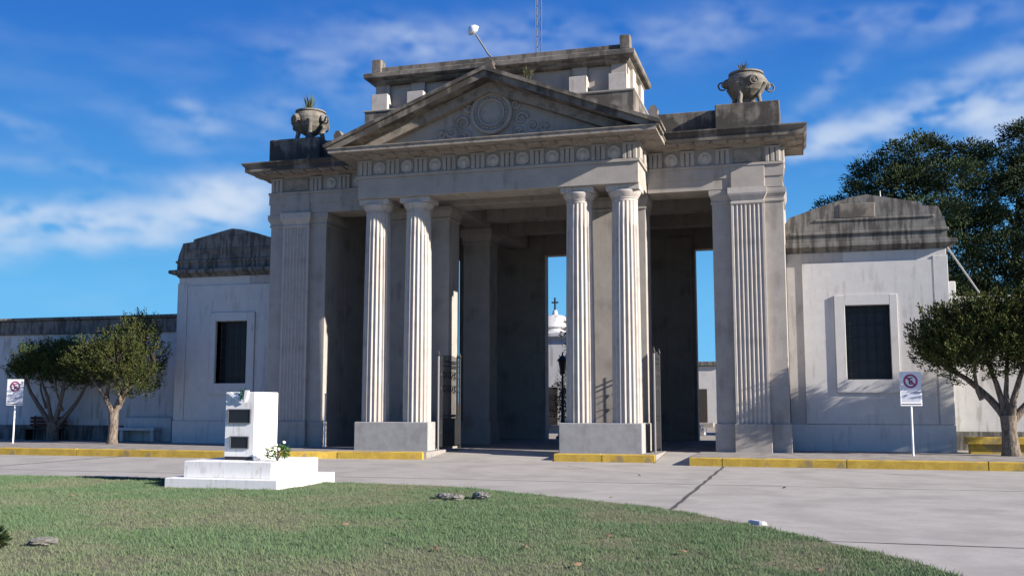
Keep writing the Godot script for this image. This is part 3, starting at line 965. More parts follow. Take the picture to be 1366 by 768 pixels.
# ---------------------------------------------------------------- seen through the openings
func build_beyond() -> void:
	var t := thing("white_mausoleum", "white domed mausoleum with a cross, seen through the middle opening", "mausoleum", Vector3(-5.6, -0.02, -30))
	pbox(t, "wall", M.wall_plaster, -1.9, 1.9, 0.0, 5.6, -3.8, 0.0, 0.03)
	var c := MB.new()
	c.loft(-1.9, 1.9, -3.8, 0.0, [[0.0, 5.5], [0.1, 5.6], [0.25, 5.7], [0.25, 5.9], [0.0, 6.0]])
	part(t, "cornice", c.commit(), M.wall_plaster)
	var d := MB.new()
	d.lathe([[1.3, 6.0], [1.3, 6.3], [1.4, 6.33], [1.4, 6.4], [1.25, 6.65], [0.95, 6.95], [0.5, 7.15], [0.2, 7.2], [0.12, 7.5], [0.0, 7.52]], 28, Vector3(0, 0, -1.9))
	part(t, "dome", d.commit(), M.wall_plaster)
	var x := MB.new()
	x.box(-0.05, 0.05, 7.48, 8.3, -1.97, -1.83, 0.01)
	x.box(-0.22, 0.22, 7.95, 8.04, -1.965, -1.835, 0.01)
	part(t, "cross", x.commit(), M.iron)
	pbox(t, "door", M.shutter, -0.6, 0.6, 0.05, 2.6, -0.05, 0.04, 0.01)
	pbox(t, "steps", M.walk, -1.2, 1.2, 0.0, 0.3, 0.02, 0.9, 0.02)
	var v := thing("family_vault", "small grey family vault with a dark doorway, seen through the side opening", "mausoleum", Vector3(2.6, -0.02, -41))
	pbox(v, "wall", M.plaster, -2.2, 1.5, 0.0, 4.2, -4.0, 0.0, 0.03)
	pbox(v, "roof", M.parapet, -2.4, 1.7, 4.2, 4.5, -4.1, 0.2, 0.03)
	pbox(v, "door", M.shutter, -0.6, 0.45, 0.3, 2.6, -0.05, 0.04, 0.01)
	pbox(v, "steps", M.walk, -1.0, 0.9, 0.0, 0.28, 0.02, 0.9, 0.02)
	var k := thing("stone_kerbed_grave", "low pale stone grave surround in the cemetery path", "grave", Vector3(3.6, -0.02, -22))
	pbox(k, "surround", M.plaster, -1.0, 1.0, 0.0, 0.35, -0.5, 0.5, 0.03)
	pbox(k, "slab", M.stone, -0.85, 0.85, 0.35, 0.5, -0.4, 0.4, 0.03)
	# lantern post just past the rear opening
	var p := thing("lantern_post", "black cast iron lantern post standing beyond the middle opening", "lamp post", Vector3(-1.02, -0.02, -14.2))
	var b := MB.new()
	b.lathe([[0.32, 0.0], [0.32, 0.12], [0.22, 0.2], [0.2, 0.5], [0.12, 0.75], [0.08, 1.0], [0.065, 2.0], [0.1, 2.05], [0.1, 2.15], [0.055, 2.2], [0.05, 2.9], [0.14, 2.95], [0.14, 3.02]], 16)
	part(p, "post", b.commit(), M.iron)
	var lg := MB.new()
	lg.lathe([[0.12, 3.02], [0.2, 3.5], [0.19, 3.52]], 6)
	part(p, "lantern_glass", lg.commit(), M.glass)
	var lc := MB.new()
	lc.lathe([[0.24, 3.5], [0.25, 3.55], [0.1, 3.72], [0.04, 3.76], [0.03, 3.9], [0.0, 3.92]], 12)
	part(p, "lantern_cap", lc.commit(), M.iron)

# ---------------------------------------------------------------- monument on the lawn
func build_monument() -> void:
	var t := thing("white_monument", "white painted block monument with two dark plaques on a stepped base", "monument", Vector3(-1.9, -0.1, 11.15))
	pbox(t, "lower_step", M.white_paint, -1.27, 1.27, -0.04, 0.2, -1.5, 1.05, 0.012)
	pbox(t, "upper_step", M.white_paint, -1.0, 1.0, 0.2, 0.53, -1.22, 0.8, 0.012)
	pbox(t, "pillar", M.white_paint, -0.42, 0.27, 0.53, 1.93, -0.72, 0.25, 0.012)
	pbox(t, "base_strip", M.plaque, -0.4, 0.25, 0.535, 0.6, 0.2, 0.262, 0.0)
	for e in [[-0.35, 0.19, 1.28, 1.58], [-0.28, 0.16, 0.76, 1.02]]:
		var q := pbox(t, "plaque", M.plaque, e[0], e[1], e[2], e[3], 0.2, 0.268, 0.006)
		var rm := MB.new()
		for k in [[e[0], e[1], e[2], e[2] + 0.018], [e[0], e[1], e[3] - 0.018, e[3]], [e[0], e[0] + 0.018, e[2] + 0.018, e[3] - 0.018], [e[1] - 0.018, e[1], e[2] + 0.018, e[3] - 0.018]]:
			rm.box(k[0], k[1], k[2], k[3], 0.26, 0.28, 0.0)
		part(q, "rim", rm.commit(), M.iron_grey)
	# ribbon and sprig at the head of the pillar
	var r := MB.new()
	r.prism(PackedVector2Array([Vector2(-0.36, 1.90), Vector2(-0.02, 1.68), Vector2(0.06, 1.72), Vector2(0.02, 1.76), Vector2(-0.3, 1.93)]), 0.24, 0.285)
	r.prism(PackedVector2Array([Vector2(0.02, 1.74), Vector2(0.07, 1.74), Vector2(0.13, 1.96), Vector2(0.05, 1.97)]), 0.24, 0.29)
	part(t, "ribbon", r.commit(), M.ribbon)
	var b := MB.new()
	b.use_c = true
	for i in 26:
		var a := rng.randf_range(-0.4, 1.0)
		var k := rng.randf_range(0.0, 0.22)
		leaf(b, Vector3(-0.06 + k * 0.35 + rng.randf_range(-0.04, 0.04), 1.74 + k, 0.285), Vector3(sin(a), cos(a), rng.randf_range(0.2, 0.6)).normalized(), 0.09, 0.035, Color(0.03, 0.09, 0.07))
	part(t, "laurel_sprig", b.commit(), M.leaf)
	# rose bush beside the pillar
	var f := thing("flowering_bush", "small leafy bush with cream flowers on the white monument base", "plant", Vector3(-1.05, 0.43, 11.45))
	f.scale = Vector3.ONE * 0.82
	var st := MB.new()
	for i in 7:
		var a := TAU * i / 7
		st.tube([Vector3.ZERO, Vector3(cos(a) * 0.08, 0.15, sin(a) * 0.08), Vector3(cos(a) * 0.2, 0.32, sin(a) * 0.16)], [0.012, 0.009, 0.005], 5)
	part(f, "stems", st.commit(), M.dark_bark)
	var fl := MB.new()
	fl.use_c = true
	for i in 420:
		var a := rng.randf() * TAU
		var rr := sqrt(rng.randf()) * 0.3
		var p := Vector3(cos(a) * rr, 0.06 + rng.randf() * 0.36 * (1.0 - rr), sin(a) * rr * 0.8)
		leaf(fl, p, Vector3(cos(a), rng.randf_range(-0.3, 1.2), sin(a)).normalized(), 0.07, 0.035, Color(0.06, 0.13, 0.035) * rng.randf_range(0.6, 1.5))
	part(f, "foliage", fl.commit(), M.leaf)
	for e in [[-0.12, 0.28, 0.2], [0.02, 0.4, 0.12], [0.2, 0.46, 0.05], [0.14, 0.3, 0.2], [-0.22, 0.16, 0.22], [-0.05, 0.18, 0.28]]:
		var fb := MB.new()
		fb.blob(Vector3.ZERO, Vector3(0.042, 0.036, 0.042), bumpy, 0.6, 9, 6)
		part(f, "flower", fb.commit(), M.petal, Vector3(e[0], e[1], e[2]))

func leaf(b: MB, at: Vector3, dir: Vector3, length: float, width: float, col: Color) -> void:
	var side := dir.cross(Vector3(rng.randf_range(-1, 1), rng.randf_range(-1, 1), rng.randf_range(-1, 1))).normalized() * width * 0.5
	var tip := at + dir * length
	var m := at + dir * length * 0.45
	b.tri(at, m + side, tip)
	b.tri(at, tip, m - side)
	for i in 6:
		b.c.append(col)

# ---------------------------------------------------------------- things along the street and on the roof
func build_street_things() -> void:
	# urns
	for s in [-1.0, 1.0]:
		var u := thing("stone_urn" if s > 0 else "stone_urn_001", "round stone urn on legs with ring handles, above the fluted pilaster" if s > 0 else "round stone urn with tall weeds, on the shaded pavilion", "urn", Vector3(s * 7.88, 11.05, -2.7), 0.35 * s, "urns on the gateway roof")
		u.scale = Vector3(1.0, 0.86, 1.0)
		var b := MB.new()
		b.lathe([[0.52, 0.0], [0.52, 0.12], [0.4, 0.14], [0.3, 0.2]], 28)
		part(u, "foot", b.commit(), M.weathered)
		b = MB.new()
		b.lathe([[0.16, 0.2], [0.18, 0.42], [0.36, 0.55], [0.54, 0.74], [0.63, 0.95], [0.66, 1.08], [0.67, 1.1], [0.67, 1.17], [0.64, 1.19], [0.60, 1.3], [0.52, 1.38], [0.5, 1.4], [0.56, 1.42], [0.56, 1.48], [0.48, 1.5], [0.44, 1.42], [0.2, 1.38], [0.0, 1.38]], 36)
		part(u, "bowl", b.commit(), M.urn)
		for i in 4:
			var a := TAU * (i + 0.5) / 4
			var d := Vector3(sin(a), 0, cos(a))
			b = MB.new()
			b.tube([d * 0.42 + Vector3(0, 0.1, 0), d * 0.47 + Vector3(0, 0.3, 0), d * 0.42 + Vector3(0, 0.55, 0), d * 0.52 + Vector3(0, 0.8, 0), d * 0.66 + Vector3(0, 1.0, 0)], [0.1, 0.08, 0.09, 0.1, 0.07], 8)
			part(u, "leg", b.commit(), M.urn)
		for i in 4:
			var a := TAU * i / 4
			var d := Vector3(sin(a), 0, cos(a))
			b = MB.new()
			b.blob(Vector3.ZERO, Vector3(0.15, 0.16, 0.15), bumpy, 0.5, 12, 8)
			var hd := part(u, "carved_head", b.commit(), M.urn, d * 0.66 + Vector3(0, 1.05, 0))
			b = MB.new()
			var pts := []
			var rad := []
			for k in 15:
				var w := TAU * k / 14
				pts.append(Vector3(cos(w) * 0.13, sin(w) * 0.15, 0))
				rad.append(0.03)
			b.tube(pts, rad, 6)
			part(u, "ring_handle", b.commit(), M.weathered, d * 0.80 + Vector3(0, 0.96, 0), Vector3(0, a + PI / 2 if i % 2 == 1 else a, 0))
		# weeds growing from the urn
		var wd := thing("urn_weed" if s > 0 else "urn_weed_001", "dry low weed growing out of the urn above the fluted pilaster" if s > 0 else "tall spiky weed growing out of the urn on the shaded pavilion", "weed", Vector3(s * 7.88 - 0.05, 12.27, -2.7), 0.0, "weeds on the gateway")
		weed(wd, 60 if s > 0 else 110, 0.55 if s > 0 else 0.8, 0.3 if s > 0 else 0.22, Color(0.12, 0.1, 0.05) if s > 0 else Color(0.07, 0.09, 0.045))
	for e in [["gable_weed", Vector3(-0.06, 12.15, 0.05), 0.35, 0.2, "scrubby weed on the peak of the pediment"], ["ledge_weed", Vector3(1.15, 11.9, -0.02), 0.5, 0.3, "scrubby green weed on the pediment slope below the mast"]]:
		var wd := thing(e[0], e[4], "weed", e[1], 0.0, "weeds on the gateway")
		weed(wd, 60, e[2], e[3], Color(0.08, 0.085, 0.05))
	# floodlight on the roof
	var fl := thing("floodlight", "white street lamp head on a slanting arm over the attic roof", "lamp", Vector3(-0.35, 12.86, -1.3))
	var b2 := MB.new()
	b2.tube([Vector3(0.3, -0.05, 0), Vector3(-0.2, 0.5, 0), Vector3(-0.62, 1.2, 0.05)], [0.035, 0.035, 0.03], 8)
	part(fl, "arm", b2.commit(), M.iron_grey)
	b2 = MB.new()
	b2.lathe([[0.0, 0.16], [0.09, 0.15], [0.2, 0.08], [0.26, -0.02], [0.26, -0.06], [0.22, -0.07]], 20, Vector3.ZERO, 0.85, 0.65)
	var hd2 := part(fl, "lamp_housing", b2.commit(), M.sign_white, Vector3(-0.72, 1.36, 0.08), Vector3(0.3, 0, 0.6))
	b2 = MB.new()
	b2.lathe([[0.22, -0.05], [0.2, -0.09], [0.12, -0.13], [0.0, -0.14]], 20, Vector3.ZERO, 0.85, 0.65)
	part(hd2, "lens", b2.commit(), M.lamp_glass)
	# lattice mast
	var ma := thing("lattice_mast", "thin steel lattice antenna mast standing on the roof behind the attic", "antenna mast", Vector3(0.25, 10.09, -5.0))
	for i in 3:
		var a := TAU * i / 3
		b2 = MB.new()
		b2.tube([Vector3(cos(a) * 0.13, 0, sin(a) * 0.13), Vector3(cos(a) * 0.13, 14, sin(a) * 0.13)], [0.018, 0.018], 6)
		part(ma, "rail", b2.commit(), M.mast)
	for j in 34:
		b2 = MB.new()
		var y := 0.3 + j * 0.4
		for i in 3:
			var a := TAU * i / 3
			var c := TAU * (i + 1) / 3
			b2.tube([Vector3(cos(a) * 0.13, y, sin(a) * 0.13), Vector3(cos(c) * 0.13, y + 0.4, sin(c) * 0.13)], [0.008, 0.008], 4)
		part(ma, "bracing", b2.commit(), M.mast)
	# signs
	for s in [-1.0, 1.0]:
		var q := Vector3(12.33, WALK, -1.04) if s > 0 else Vector3(-19.35, WALK, -1.5)
		var sg := thing("parking_sign" if s > 0 else "parking_sign_001", "no parking sign on a thin white post, in front of the white gatehouse" if s > 0 else "faded no parking sign on a thin white post, beside the two small trees", "sign", q, 0.16, "no parking signs")
		b2 = MB.new()
		b2.tube([Vector3(0, -0.05, 0), Vector3(0, 2.3, 0)], [0.03, 0.03], 10)
		part(sg, "post", b2.commit(), M.sign_white)
		var bw := 0.3 if s > 0 else 0.33
		var bh := 1.42
		var bd := pbox(sg, "board", M.sign_white, -bw, bw, bh, 2.4, 0.032, 0.05, 0.004)
		b2 = MB.new()
		b2.lathe([[0.145, 0.0], [0.145, 0.006], [0.2, 0.006], [0.2, 0.0]], 32)
		part(bd, "ring", b2.commit(), M.sign_red, Vector3(0, 2.13, 0.0505), Vector3(PI / 2, 0, 0))
		var tm := TextMesh.new()
		tm.text = "E"
		var sf := SystemFont.new()
		sf.font_names = PackedStringArray(["Droid Sans"])
		sf.font_weight = 700
		tm.font = sf
		tm.font_size = 64
		tm.pixel_size = 0.0042
		tm.depth = 0.004
		part(bd, "letter", tm, M.sign_ink, Vector3(0, 2.13, 0.0525))
		b2 = MB.new()
		b2.box(-0.165, 0.165, -0.024, 0.024, 0, 0.009, 0)
		part(bd, "slash", b2.commit(), M.sign_red, Vector3(0, 2.13, 0.051), Vector3(0, 0, -PI / 4))
		pbox(bd, "print_panel", M.sign_grey, -bw * 0.86, bw * 0.86, 1.53, 1.83, 0.0495, 0.0525, 0)
		pbox(bd, "border_line", M.sign_ink, -bw * 0.92, bw * 0.92, 1.455, 1.485, 0.0495, 0.0525, 0)
	# iron gate leaves, standing open
	for e in [[-2.04, "tall black iron gate leaf standing open beside the middle opening", "iron_gate", 2.15], [4.98, "tall black iron gate leaf standing open beside the side passage", "iron_gate_001", 1.2]]:
		var ga := thing(e[2], e[1], "gate", Vector3(e[0], WALK - 0.02, -0.75), 0.0, "open iron gate leaves")
		var ln: float = e[3]
		for z in [0.0, -ln]:
			b2 = MB.new()
			b2.tube([Vector3(0, -0.05, z), Vector3(0, 3.05, z)], [0.035, 0.035], 8)
			part(ga, "stile", b2.commit(), M.iron_grey if z == 0.0 else M.iron)  # end stile painted lighter than the black iron, as if sunlit
			b2 = MB.new()
			b2.lathe([[0.05, 3.05], [0.06, 3.1], [0.03, 3.18], [0.0, 3.26]], 8, Vector3(0, 0, z))
			part(ga, "finial", b2.commit(), M.iron)
		for y in [0.12, 1.0, 1.12, 2.75, 2.9]:
			pbox(ga, "rail", M.iron, -0.014, 0.014, y - 0.02, y + 0.02, -ln, 0.0, 0)
		var nb := int(ln / 0.1)
		for i in nb:
			var z := -ln * (i + 1) / (nb + 1.0)
			b2 = MB.new()
			b2.tube([Vector3(0, 0.12, z), Vector3(0, 3.0 + 0.12 * sin(PI * (i + 1) / (nb + 1.0)), z)], [0.011, 0.011], 6)
			part(ga, "bar", b2.commit(), M.iron)
		pbox(ga, "kick_plate", M.iron, -0.006, 0.006, 0.14, 0.98, -ln + 0.02, -0.02, 0)
		for y in [0.55, 2.0, 2.45]:
			for k in int(ln / 0.235):
				b2 = MB.new()
				var pts := []
				var rad := []
				for i in 13:
					var w := TAU * i / 12
					pts.append(Vector3(0, y + sin(w) * 0.11, -0.12 - 0.235 * k + cos(w) * 0.1))
					rad.append(0.012)
				b2.tube(pts, rad, 5)
				part(ga, "scroll", b2.commit(), M.iron)
	# thin white post at the shaded side passage
	b2 = MB.new()
	b2.tube([Vector3(0, -0.05, 0), Vector3(0, 1.78, 0)], [0.028, 0.026], 8)
	b2.lathe([[0.04, 1.78], [0.04, 1.82], [0.0, 1.84]], 8)
	var wp := part(self, "white_post", b2.commit(), M.sign_white, Vector3(-6.44, WALK, -1.5))
	tag(wp, "thin white metal post before the shaded side passage", "post")
	# benches
	var be := thing("concrete_bench", "pale concrete bench with a solid back against the white wall", "bench", Vector3(-15.9, WALK, -4.75))
	pbox(be, "backrest", M.wall_plaster, -1.05, 1.15, -0.02, 0.92, -0.2, 0.0)
	pbox(be, "seat", M.wall_plaster, -0.95, 0.75, 0.42, 0.54, 0.0, 0.55)
	for x in [-0.85, 0.55]:
		pbox(be, "support", M.wall_plaster, x, x + 0.14, -0.02, 0.42, 0.02, 0.5)
	var wb := thing("wooden_bench", "dark red wooden bench in the shade under the bushy tree", "bench", Vector3(-20.7, WALK, -4.85))
	for i in 4:
		pbox(wb, "seat_slat", M.wood, -0.9, 0.9, 0.42, 0.46, 0.0 + 0.12 * i, 0.1 + 0.12 * i)
	for i in 3:
		pbox(wb, "back_slat", M.wood, -0.9, 0.9, 0.55 + 0.14 * i, 0.66 + 0.14 * i, -0.06, -0.02)
	for x in [-0.75, 0.65]:
		pbox(wb, "leg", M.iron, x, x + 0.08, -0.02, 0.42, 0.02, 0.46)
		pbox(wb, "back_post", M.iron, x, x + 0.08, -0.02, 0.98, -0.12, -0.06)
	var yb := thing("yellow_seat", "low yellow painted masonry seat behind the tree trunk", "bench", Vector3(15.3, WALK, -2.75))
	pbox(yb, "seat", M.yellow, -1.3, 1.6, 0.28, 0.5, -0.5, 0.12, 0.02)
	pbox(yb, "base", M.yellow, -1.2, 1.5, -0.02, 0.28, -0.42, 0.0, 0.01)
	# guy wire at the gatehouse corner
	b2 = MB.new()
	b2.tube([Vector3(0, 0, 0), Vector3(1.25, -1.5, -1.7)], [0.03, 0.03], 6)
	var gw := part(self, "guy_wire", b2.commit(), M.galvanised, Vector3(13.85, 6.5, -3.7))
	tag(gw, "pale slanting stay between the gatehouse parapet and the wall", "stay")
	# little finial on the white gatehouse parapet
	b2 = MB.new()
	b2.tube([Vector3(0, -0.05, 0), Vector3(0, 0.28, 0)], [0.035, 0.02], 6)
	var rf := part(self, "parapet_spike", b2.commit(), M.galvanised, Vector3(11.95, 8.13, -3.8))
	tag(rf, "tiny pale spike on top of the white gatehouse parapet", "finial")

func weed(parent: Node3D, count: int, h: float, spread: float, col: Color) -> void:
	var b := MB.new()
	b.use_c = true
	for i in count:
		var a := rng.randf() * TAU
		var lean := rng.randf() * spread
		var p := Vector3(cos(a) * lean * 0.4, rng.randf_range(-0.04, h * 0.4), sin(a) * lean * 0.4)
		var d := Vector3(cos(a) * lean, h * 0.6, sin(a) * lean).normalized()
		leaf(b, p, d, h * rng.randf_range(0.3, 0.7), 0.03, col * rng.randf_range(0.6, 1.4))
	part(parent, "leaves", b.commit(), M.leaf)
	var st := MB.new()
	st.tube([Vector3(0, -0.06, 0), Vector3(0.02, h * 0.6, 0)], [0.012, 0.006], 5)
	part(parent, "stalk", st.commit(), M.dark_bark)

# ---------------------------------------------------------------- trees
func spray(b: MB, at: Vector3, dir: Vector3, length: float, leaves: int, size: float, col: Color) -> void:
	for i in leaves:
		var t := (i + rng.randf()) / leaves
		var off := Vector3(rng.randf_range(-1, 1), rng.randf_range(-1, 1), rng.randf_range(-1, 1))
		var d := (dir * 0.9 + off * 0.75).normalized()
		leaf(b, at + dir * length * t + off * 0.03, d, size * rng.randf_range(0.7, 1.3), size * 0.42, col * rng.randf_range(0.65, 1.35))

# limbs: list of [from, to] in tree space with thickness; crowns: list of [centre, radii, sprays]
func small_tree(called: String, label: String, at: Vector3, trunk: Array, limbs: Array, crowns: Array, col: Color, leaf_size: float, group: String) -> Node3D:
	var t := thing(called, label, "tree", at, 0.0, group)
	var tb := MB.new()
	var tp := []
	var tr := []
	for q in trunk:
		tp.append(q[0])
		tr.append(q[1])
	tb.tube(tp, tr, 10)
	part(t, "trunk", tb.commit(), M.bark)
	var ends := []
	for l in limbs:
		var a: Vector3 = l[0]
		var e: Vector3 = l[1]
		var r: float = l[2]
		var pts := []
		var rad := []
		var bend := Vector3(rng.randf_range(-1, 1), rng.randf_range(-0.4, 0.4), rng.randf_range(-1, 1)) * (e - a).length() * 0.1
		for i in 7:
			var k := i / 6.0
			pts.append(a.lerp(e, k) + bend * sin(PI * k) + Vector3(rng.randf_range(-1, 1), 0, rng.randf_range(-1, 1)) * 0.025)
			rad.append(lerpf(r, r * 0.4, k))
		var lb := MB.new()
		lb.tube(pts, rad, 7)
		part(t, "limb", lb.commit(), M.bark)
		ends.append(pts)
	var tw := MB.new()
	var cb := MB.new()
	cb.use_c = true
	for c in crowns:
		var cc: Vector3 = c[0]
		var cr: Vector3 = c[1]
		for i in int(c[2]):
			var d := Vector3(rng.randfn(), rng.randfn(), rng.randfn()).normalized()
			var k := pow(rng.randf(), 0.42)
			var wob := 1.0 + 0.22 * bumpy.get_noise_3d(d.x * 2.2 + at.x, d.y * 2.2, d.z * 2.2)
			var p := cc + d * cr * k * wob
			if p.y < cc.y - cr.y * 0.55 and rng.randf() < 0.5:
				continue
			# hollow pockets
			if bumpy.get_noise_3d(p.x * 1.6 + 31.0, p.y * 1.9, p.z * 1.6) < -0.22:
				continue
			var src := cc - Vector3(0, cr.y * 1.1, 0)
			var dir := ((p - src).normalized() + Vector3(rng.randf_range(-0.3, 0.3), rng.randf_range(-0.15, 0.35), rng.randf_range(-0.3, 0.3))).normalized()
			var tone := rng.randf_range(0.75, 1.3)
			var cl := Color(col.r * tone * rng.randf_range(0.9, 1.25), col.g * tone, col.b * tone)
			spray(cb, p, dir, 0.34, 15, leaf_size, cl)
			if i % 9 == 0:
				# twig from the closest limb to the spray
				var best := Vector3.ZERO
				var bd := 1e9
				for q in ends:
					for z in [3, 4, 5, 6]:
						var dd: float = (q[z] as Vector3).distance_to(p)
						if dd < bd:
							bd = dd
							best = q[z]
				tw.tube([best, best.lerp(p, 0.5) + Vector3(0, -0.06, 0), p], [0.02, 0.013, 0.006], 4)
	part(t, "twigs", tw.commit(), M.dark_bark)
	part(t, "crown", cb.commit(), M.leaf)
	return t

func big_tree(called: String, label: String, at: Vector3, height: float, clumps: Array, col: Color, per: int) -> void:
	var t := thing(called, label, "tree", at, 0.0, "tall trees behind the gatehouse")
	var tb := MB.new()
	tb.tube([Vector3(0, -0.3, 0), Vector3(0.1, height * 0.3, 0), Vector3(-0.15, height * 0.55, 0.1), Vector3(0.1, height * 0.72, 0)], [0.5, 0.36, 0.2, 0.07], 10)
	part(t, "trunk", tb.commit(), M.dark_bark)
	var cb := MB.new()
	cb.use_c = true
	for c in clumps:
		var cc := Vector3(c[0], c[1], c[2])
		var rr: float = c[3]
		var lb := MB.new()
		var foot := Vector3(0, clampf(cc.y - 1.5 - absf(cc.x) * 0.35, height * 0.15, height * 0.85), 0)
		lb.tube([foot, foot.lerp(cc, 0.5) + Vector3(0, -0.25, 0), cc], [0.16, 0.1, 0.04], 6)
		part(t, "bough", lb.commit(), M.dark_bark)
		var n := int(per * rr * rr)
		for i in n:
			var d := Vector3(rng.randfn(), rng.randfn(), rng.randfn()).normalized()
			var wob := 1.0 + 0.4 * bumpy.get_noise_3d(d.x * 1.6 + cc.x, d.y * 1.6 + cc.y, d.z * 1.6 + cc.z)
			var p := cc + d * Vector3(rr * 1.08, rr * 0.52, rr) * pow(rng.randf(), 0.4) * wob
			if bumpy.get_noise_3d(p.x * 0.9, p.y * 1.1 + 9.0, p.z * 0.9) < -0.13:
				continue
			var dir := (d + Vector3(0, 0.35, 0) + Vector3(rng.randf_range(-0.5, 0.5), rng.randf_range(-0.4, 0.4), rng.randf_range(-0.5, 0.5))).normalized()
			var tone := rng.randf_range(0.9, 1.1) * (1.0 + 0.7 * bumpy.get_noise_3d(p.x * 0.5, p.y * 0.5 + 20.0, p.z * 0.5))
			for k in 5:
				var o := Vector3(rng.randf_range(-0.2, 0.2), rng.randf_range(-0.12, 0.12), rng.randf_range(-0.2, 0.2))
				var dd := (dir + o * 1.6).normalized()
				leaf(cb, p + o, dd, rng.randf_range(0.1, 0.2), 0.06, Color(col.r * tone, col.g * tone, col.b * tone * rng.randf_range(0.8, 1.2)))
	part(t, "crown", cb.commit(), M.needle)

func build_trees() -> void:
	# pale-trunked tree in front of the concrete bench
	small_tree("street_tree", "small tree with a pale straight trunk in front of the concrete bench", Vector3(-15.3, WALK, -1.95),
		[[Vector3(0, -0.1, 0), 0.24], [Vector3(0.0, 0.15, 0), 0.19], [Vector3(0.02, 0.7, 0), 0.17], [Vector3(0.0, 1.15, 0), 0.19]],
		[[Vector3(0, 1.05, 0), Vector3(1.0, 2.7, 0.2), 0.13], [Vector3(0, 1.05, 0), Vector3(-0.9, 2.6, 0.3), 0.11], [Vector3(0.0, 1.1, 0), Vector3(0.2, 2.9, -0.5), 0.1], [Vector3(0.3, 1.5, 0), Vector3(0.5, 3.0, 0.7), 0.08], [Vector3(-0.3, 1.6, 0), Vector3(-0.2, 3.0, 0.5), 0.08], [Vector3(0.5, 1.9, 0.1), Vector3(1.5, 2.9, -0.3), 0.07]],
		[[Vector3(0.55, 3.1, 0.0), Vector3(1.35, 1.1, 1.3), 1150], [Vector3(-0.65, 3.0, 0.1), Vector3(1.1, 0.95, 1.1), 750], [Vector3(1.0, 4.0, 0.0), Vector3(0.7, 0.7, 0.7), 260], [Vector3(0.9, 2.3, 0.0), Vector3(0.85, 0.7, 0.9), 420]],
		Color(0.058, 0.074, 0.027), 0.085, "small trees along the pavement")
	# many-stemmed tree beside it
	small_tree("street_tree_001", "small tree forking into many stems over the dark wooden bench", Vector3(-19.7, WALK, -4.0),
		[[Vector3(0, -0.1, 0), 0.3], [Vector3(0, 0.2, 0), 0.24], [Vector3(0.0, 0.75, 0), 0.25]],
		[[Vector3(0, 0.5, 0), Vector3(-1.5, 2.7, 0.2), 0.12], [Vector3(0, 0.6, 0), Vector3(-0.7, 2.9, 0.3), 0.1], [Vector3(0, 0.6, 0), Vector3(0.1, 2.8, -0.4), 0.1], [Vector3(0.05, 0.6, 0), Vector3(0.8, 2.7, 0.4), 0.11], [Vector3(0.1, 0.5, 0), Vector3(1.6, 2.4, 0), 0.11], [Vector3(-0.4, 1.3, 0), Vector3(-1.1, 2.5, -0.4), 0.06], [Vector3(0.5, 1.2, 0.1), Vector3(0.5, 2.6, 0.7), 0.06]],
		[[Vector3(-0.75, 3.05, 0.0), Vector3(1.2, 0.85, 0.85), 850], [Vector3(0.7, 2.95, 0.1), Vector3(1.4, 1.0, 0.85), 1100], [Vector3(-1.5, 2.65, 0.0), Vector3(0.7, 0.45, 0.6), 220], [Vector3(1.5, 2.5, 0.0), Vector3(0.8, 0.6, 0.7), 320]],
		Color(0.05, 0.075, 0.024), 0.085, "small trees along the pavement")
	# tree beside the white gatehouse
	small_tree("street_tree_002", "dense spreading tree with a forked twisted trunk beside the yellow seat", Vector3(15.0, WALK, -1.75),
		[[Vector3(0.05, -0.1, 0), 0.34], [Vector3(0.02, 0.12, 0), 0.25], [Vector3(0.0, 0.7, 0), 0.2], [Vector3(0.0, 1.15, 0), 0.23]],
		[[Vector3(0, 0.95, 0), Vector3(-1.9, 2.75, 0.1), 0.13], [Vector3(0, 1.0, 0), Vector3(-0.5, 3.0, -0.5), 0.11], [Vector3(0.05, 1.0, 0), Vector3(0.5, 2.9, 0.5), 0.12], [Vector3(0.05, 0.95, 0), Vector3(1.7, 2.8, 0.0), 0.13], [Vector3(-0.7, 1.6, 0), Vector3(-0.9, 3.0, 0.7), 0.07], [Vector3(0.5, 1.4, 0), Vector3(1.2, 3.0, -0.6), 0.07], [Vector3(0.0, 1.1, 0), Vector3(0.1, 3.1, 0.1), 0.09]],
		[[Vector3(-1.0, 3.2, 0.35), Vector3(1.55, 1.15, 0.9), 1800], [Vector3(0.9, 3.4, 0.4), Vector3(1.9, 1.25, 1.0), 2100], [Vector3(1.2, 4.3, 0.4), Vector3(0.8, 0.6, 0.7), 330], [Vector3(-1.75, 2.95, 0.35), Vector3(0.75, 0.75, 0.6), 430], [Vector3(-0.2, 3.9, 0.4), Vector3(1.3, 0.6, 0.8), 450], [Vector3(2.2, 3.2, 0.4), Vector3(1.2, 1.0, 0.9), 650]],
		Color(0.06, 0.076, 0.027), 0.1, "small trees along the pavement")
	# the next tree of the row, out of frame; its shade falls on the gatehouse
	small_tree("street_tree_003", "dense spreading tree further along the pavement past the yellow seat", Vector3(20.7, WALK, -1.75),
		[[Vector3(0.05, -0.1, 0), 0.3], [Vector3(0.0, 0.7, 0), 0.2], [Vector3(0.0, 1.15, 0), 0.22]],
		[[Vector3(0, 0.95, 0), Vector3(-1.6, 2.75, 0.1), 0.12], [Vector3(0, 1.0, 0), Vector3(0.5, 3.0, -0.5), 0.11], [Vector3(0.05, 0.95, 0), Vector3(1.5, 2.8, 0.0), 0.12]],
		[[Vector3(-1.3, 3.8, 0.3), Vector3(1.4, 1.2, 0.7), 520], [Vector3(0.5, 4.3, 0.3), Vector3(1.8, 1.4, 0.75), 700]],
		Color(0.06, 0.076, 0.027), 0.1, "small trees along the pavement")
	# tall dark trees behind
	var r2 := RandomNumberGenerator.new()
	r2.seed = 77
	var a := []
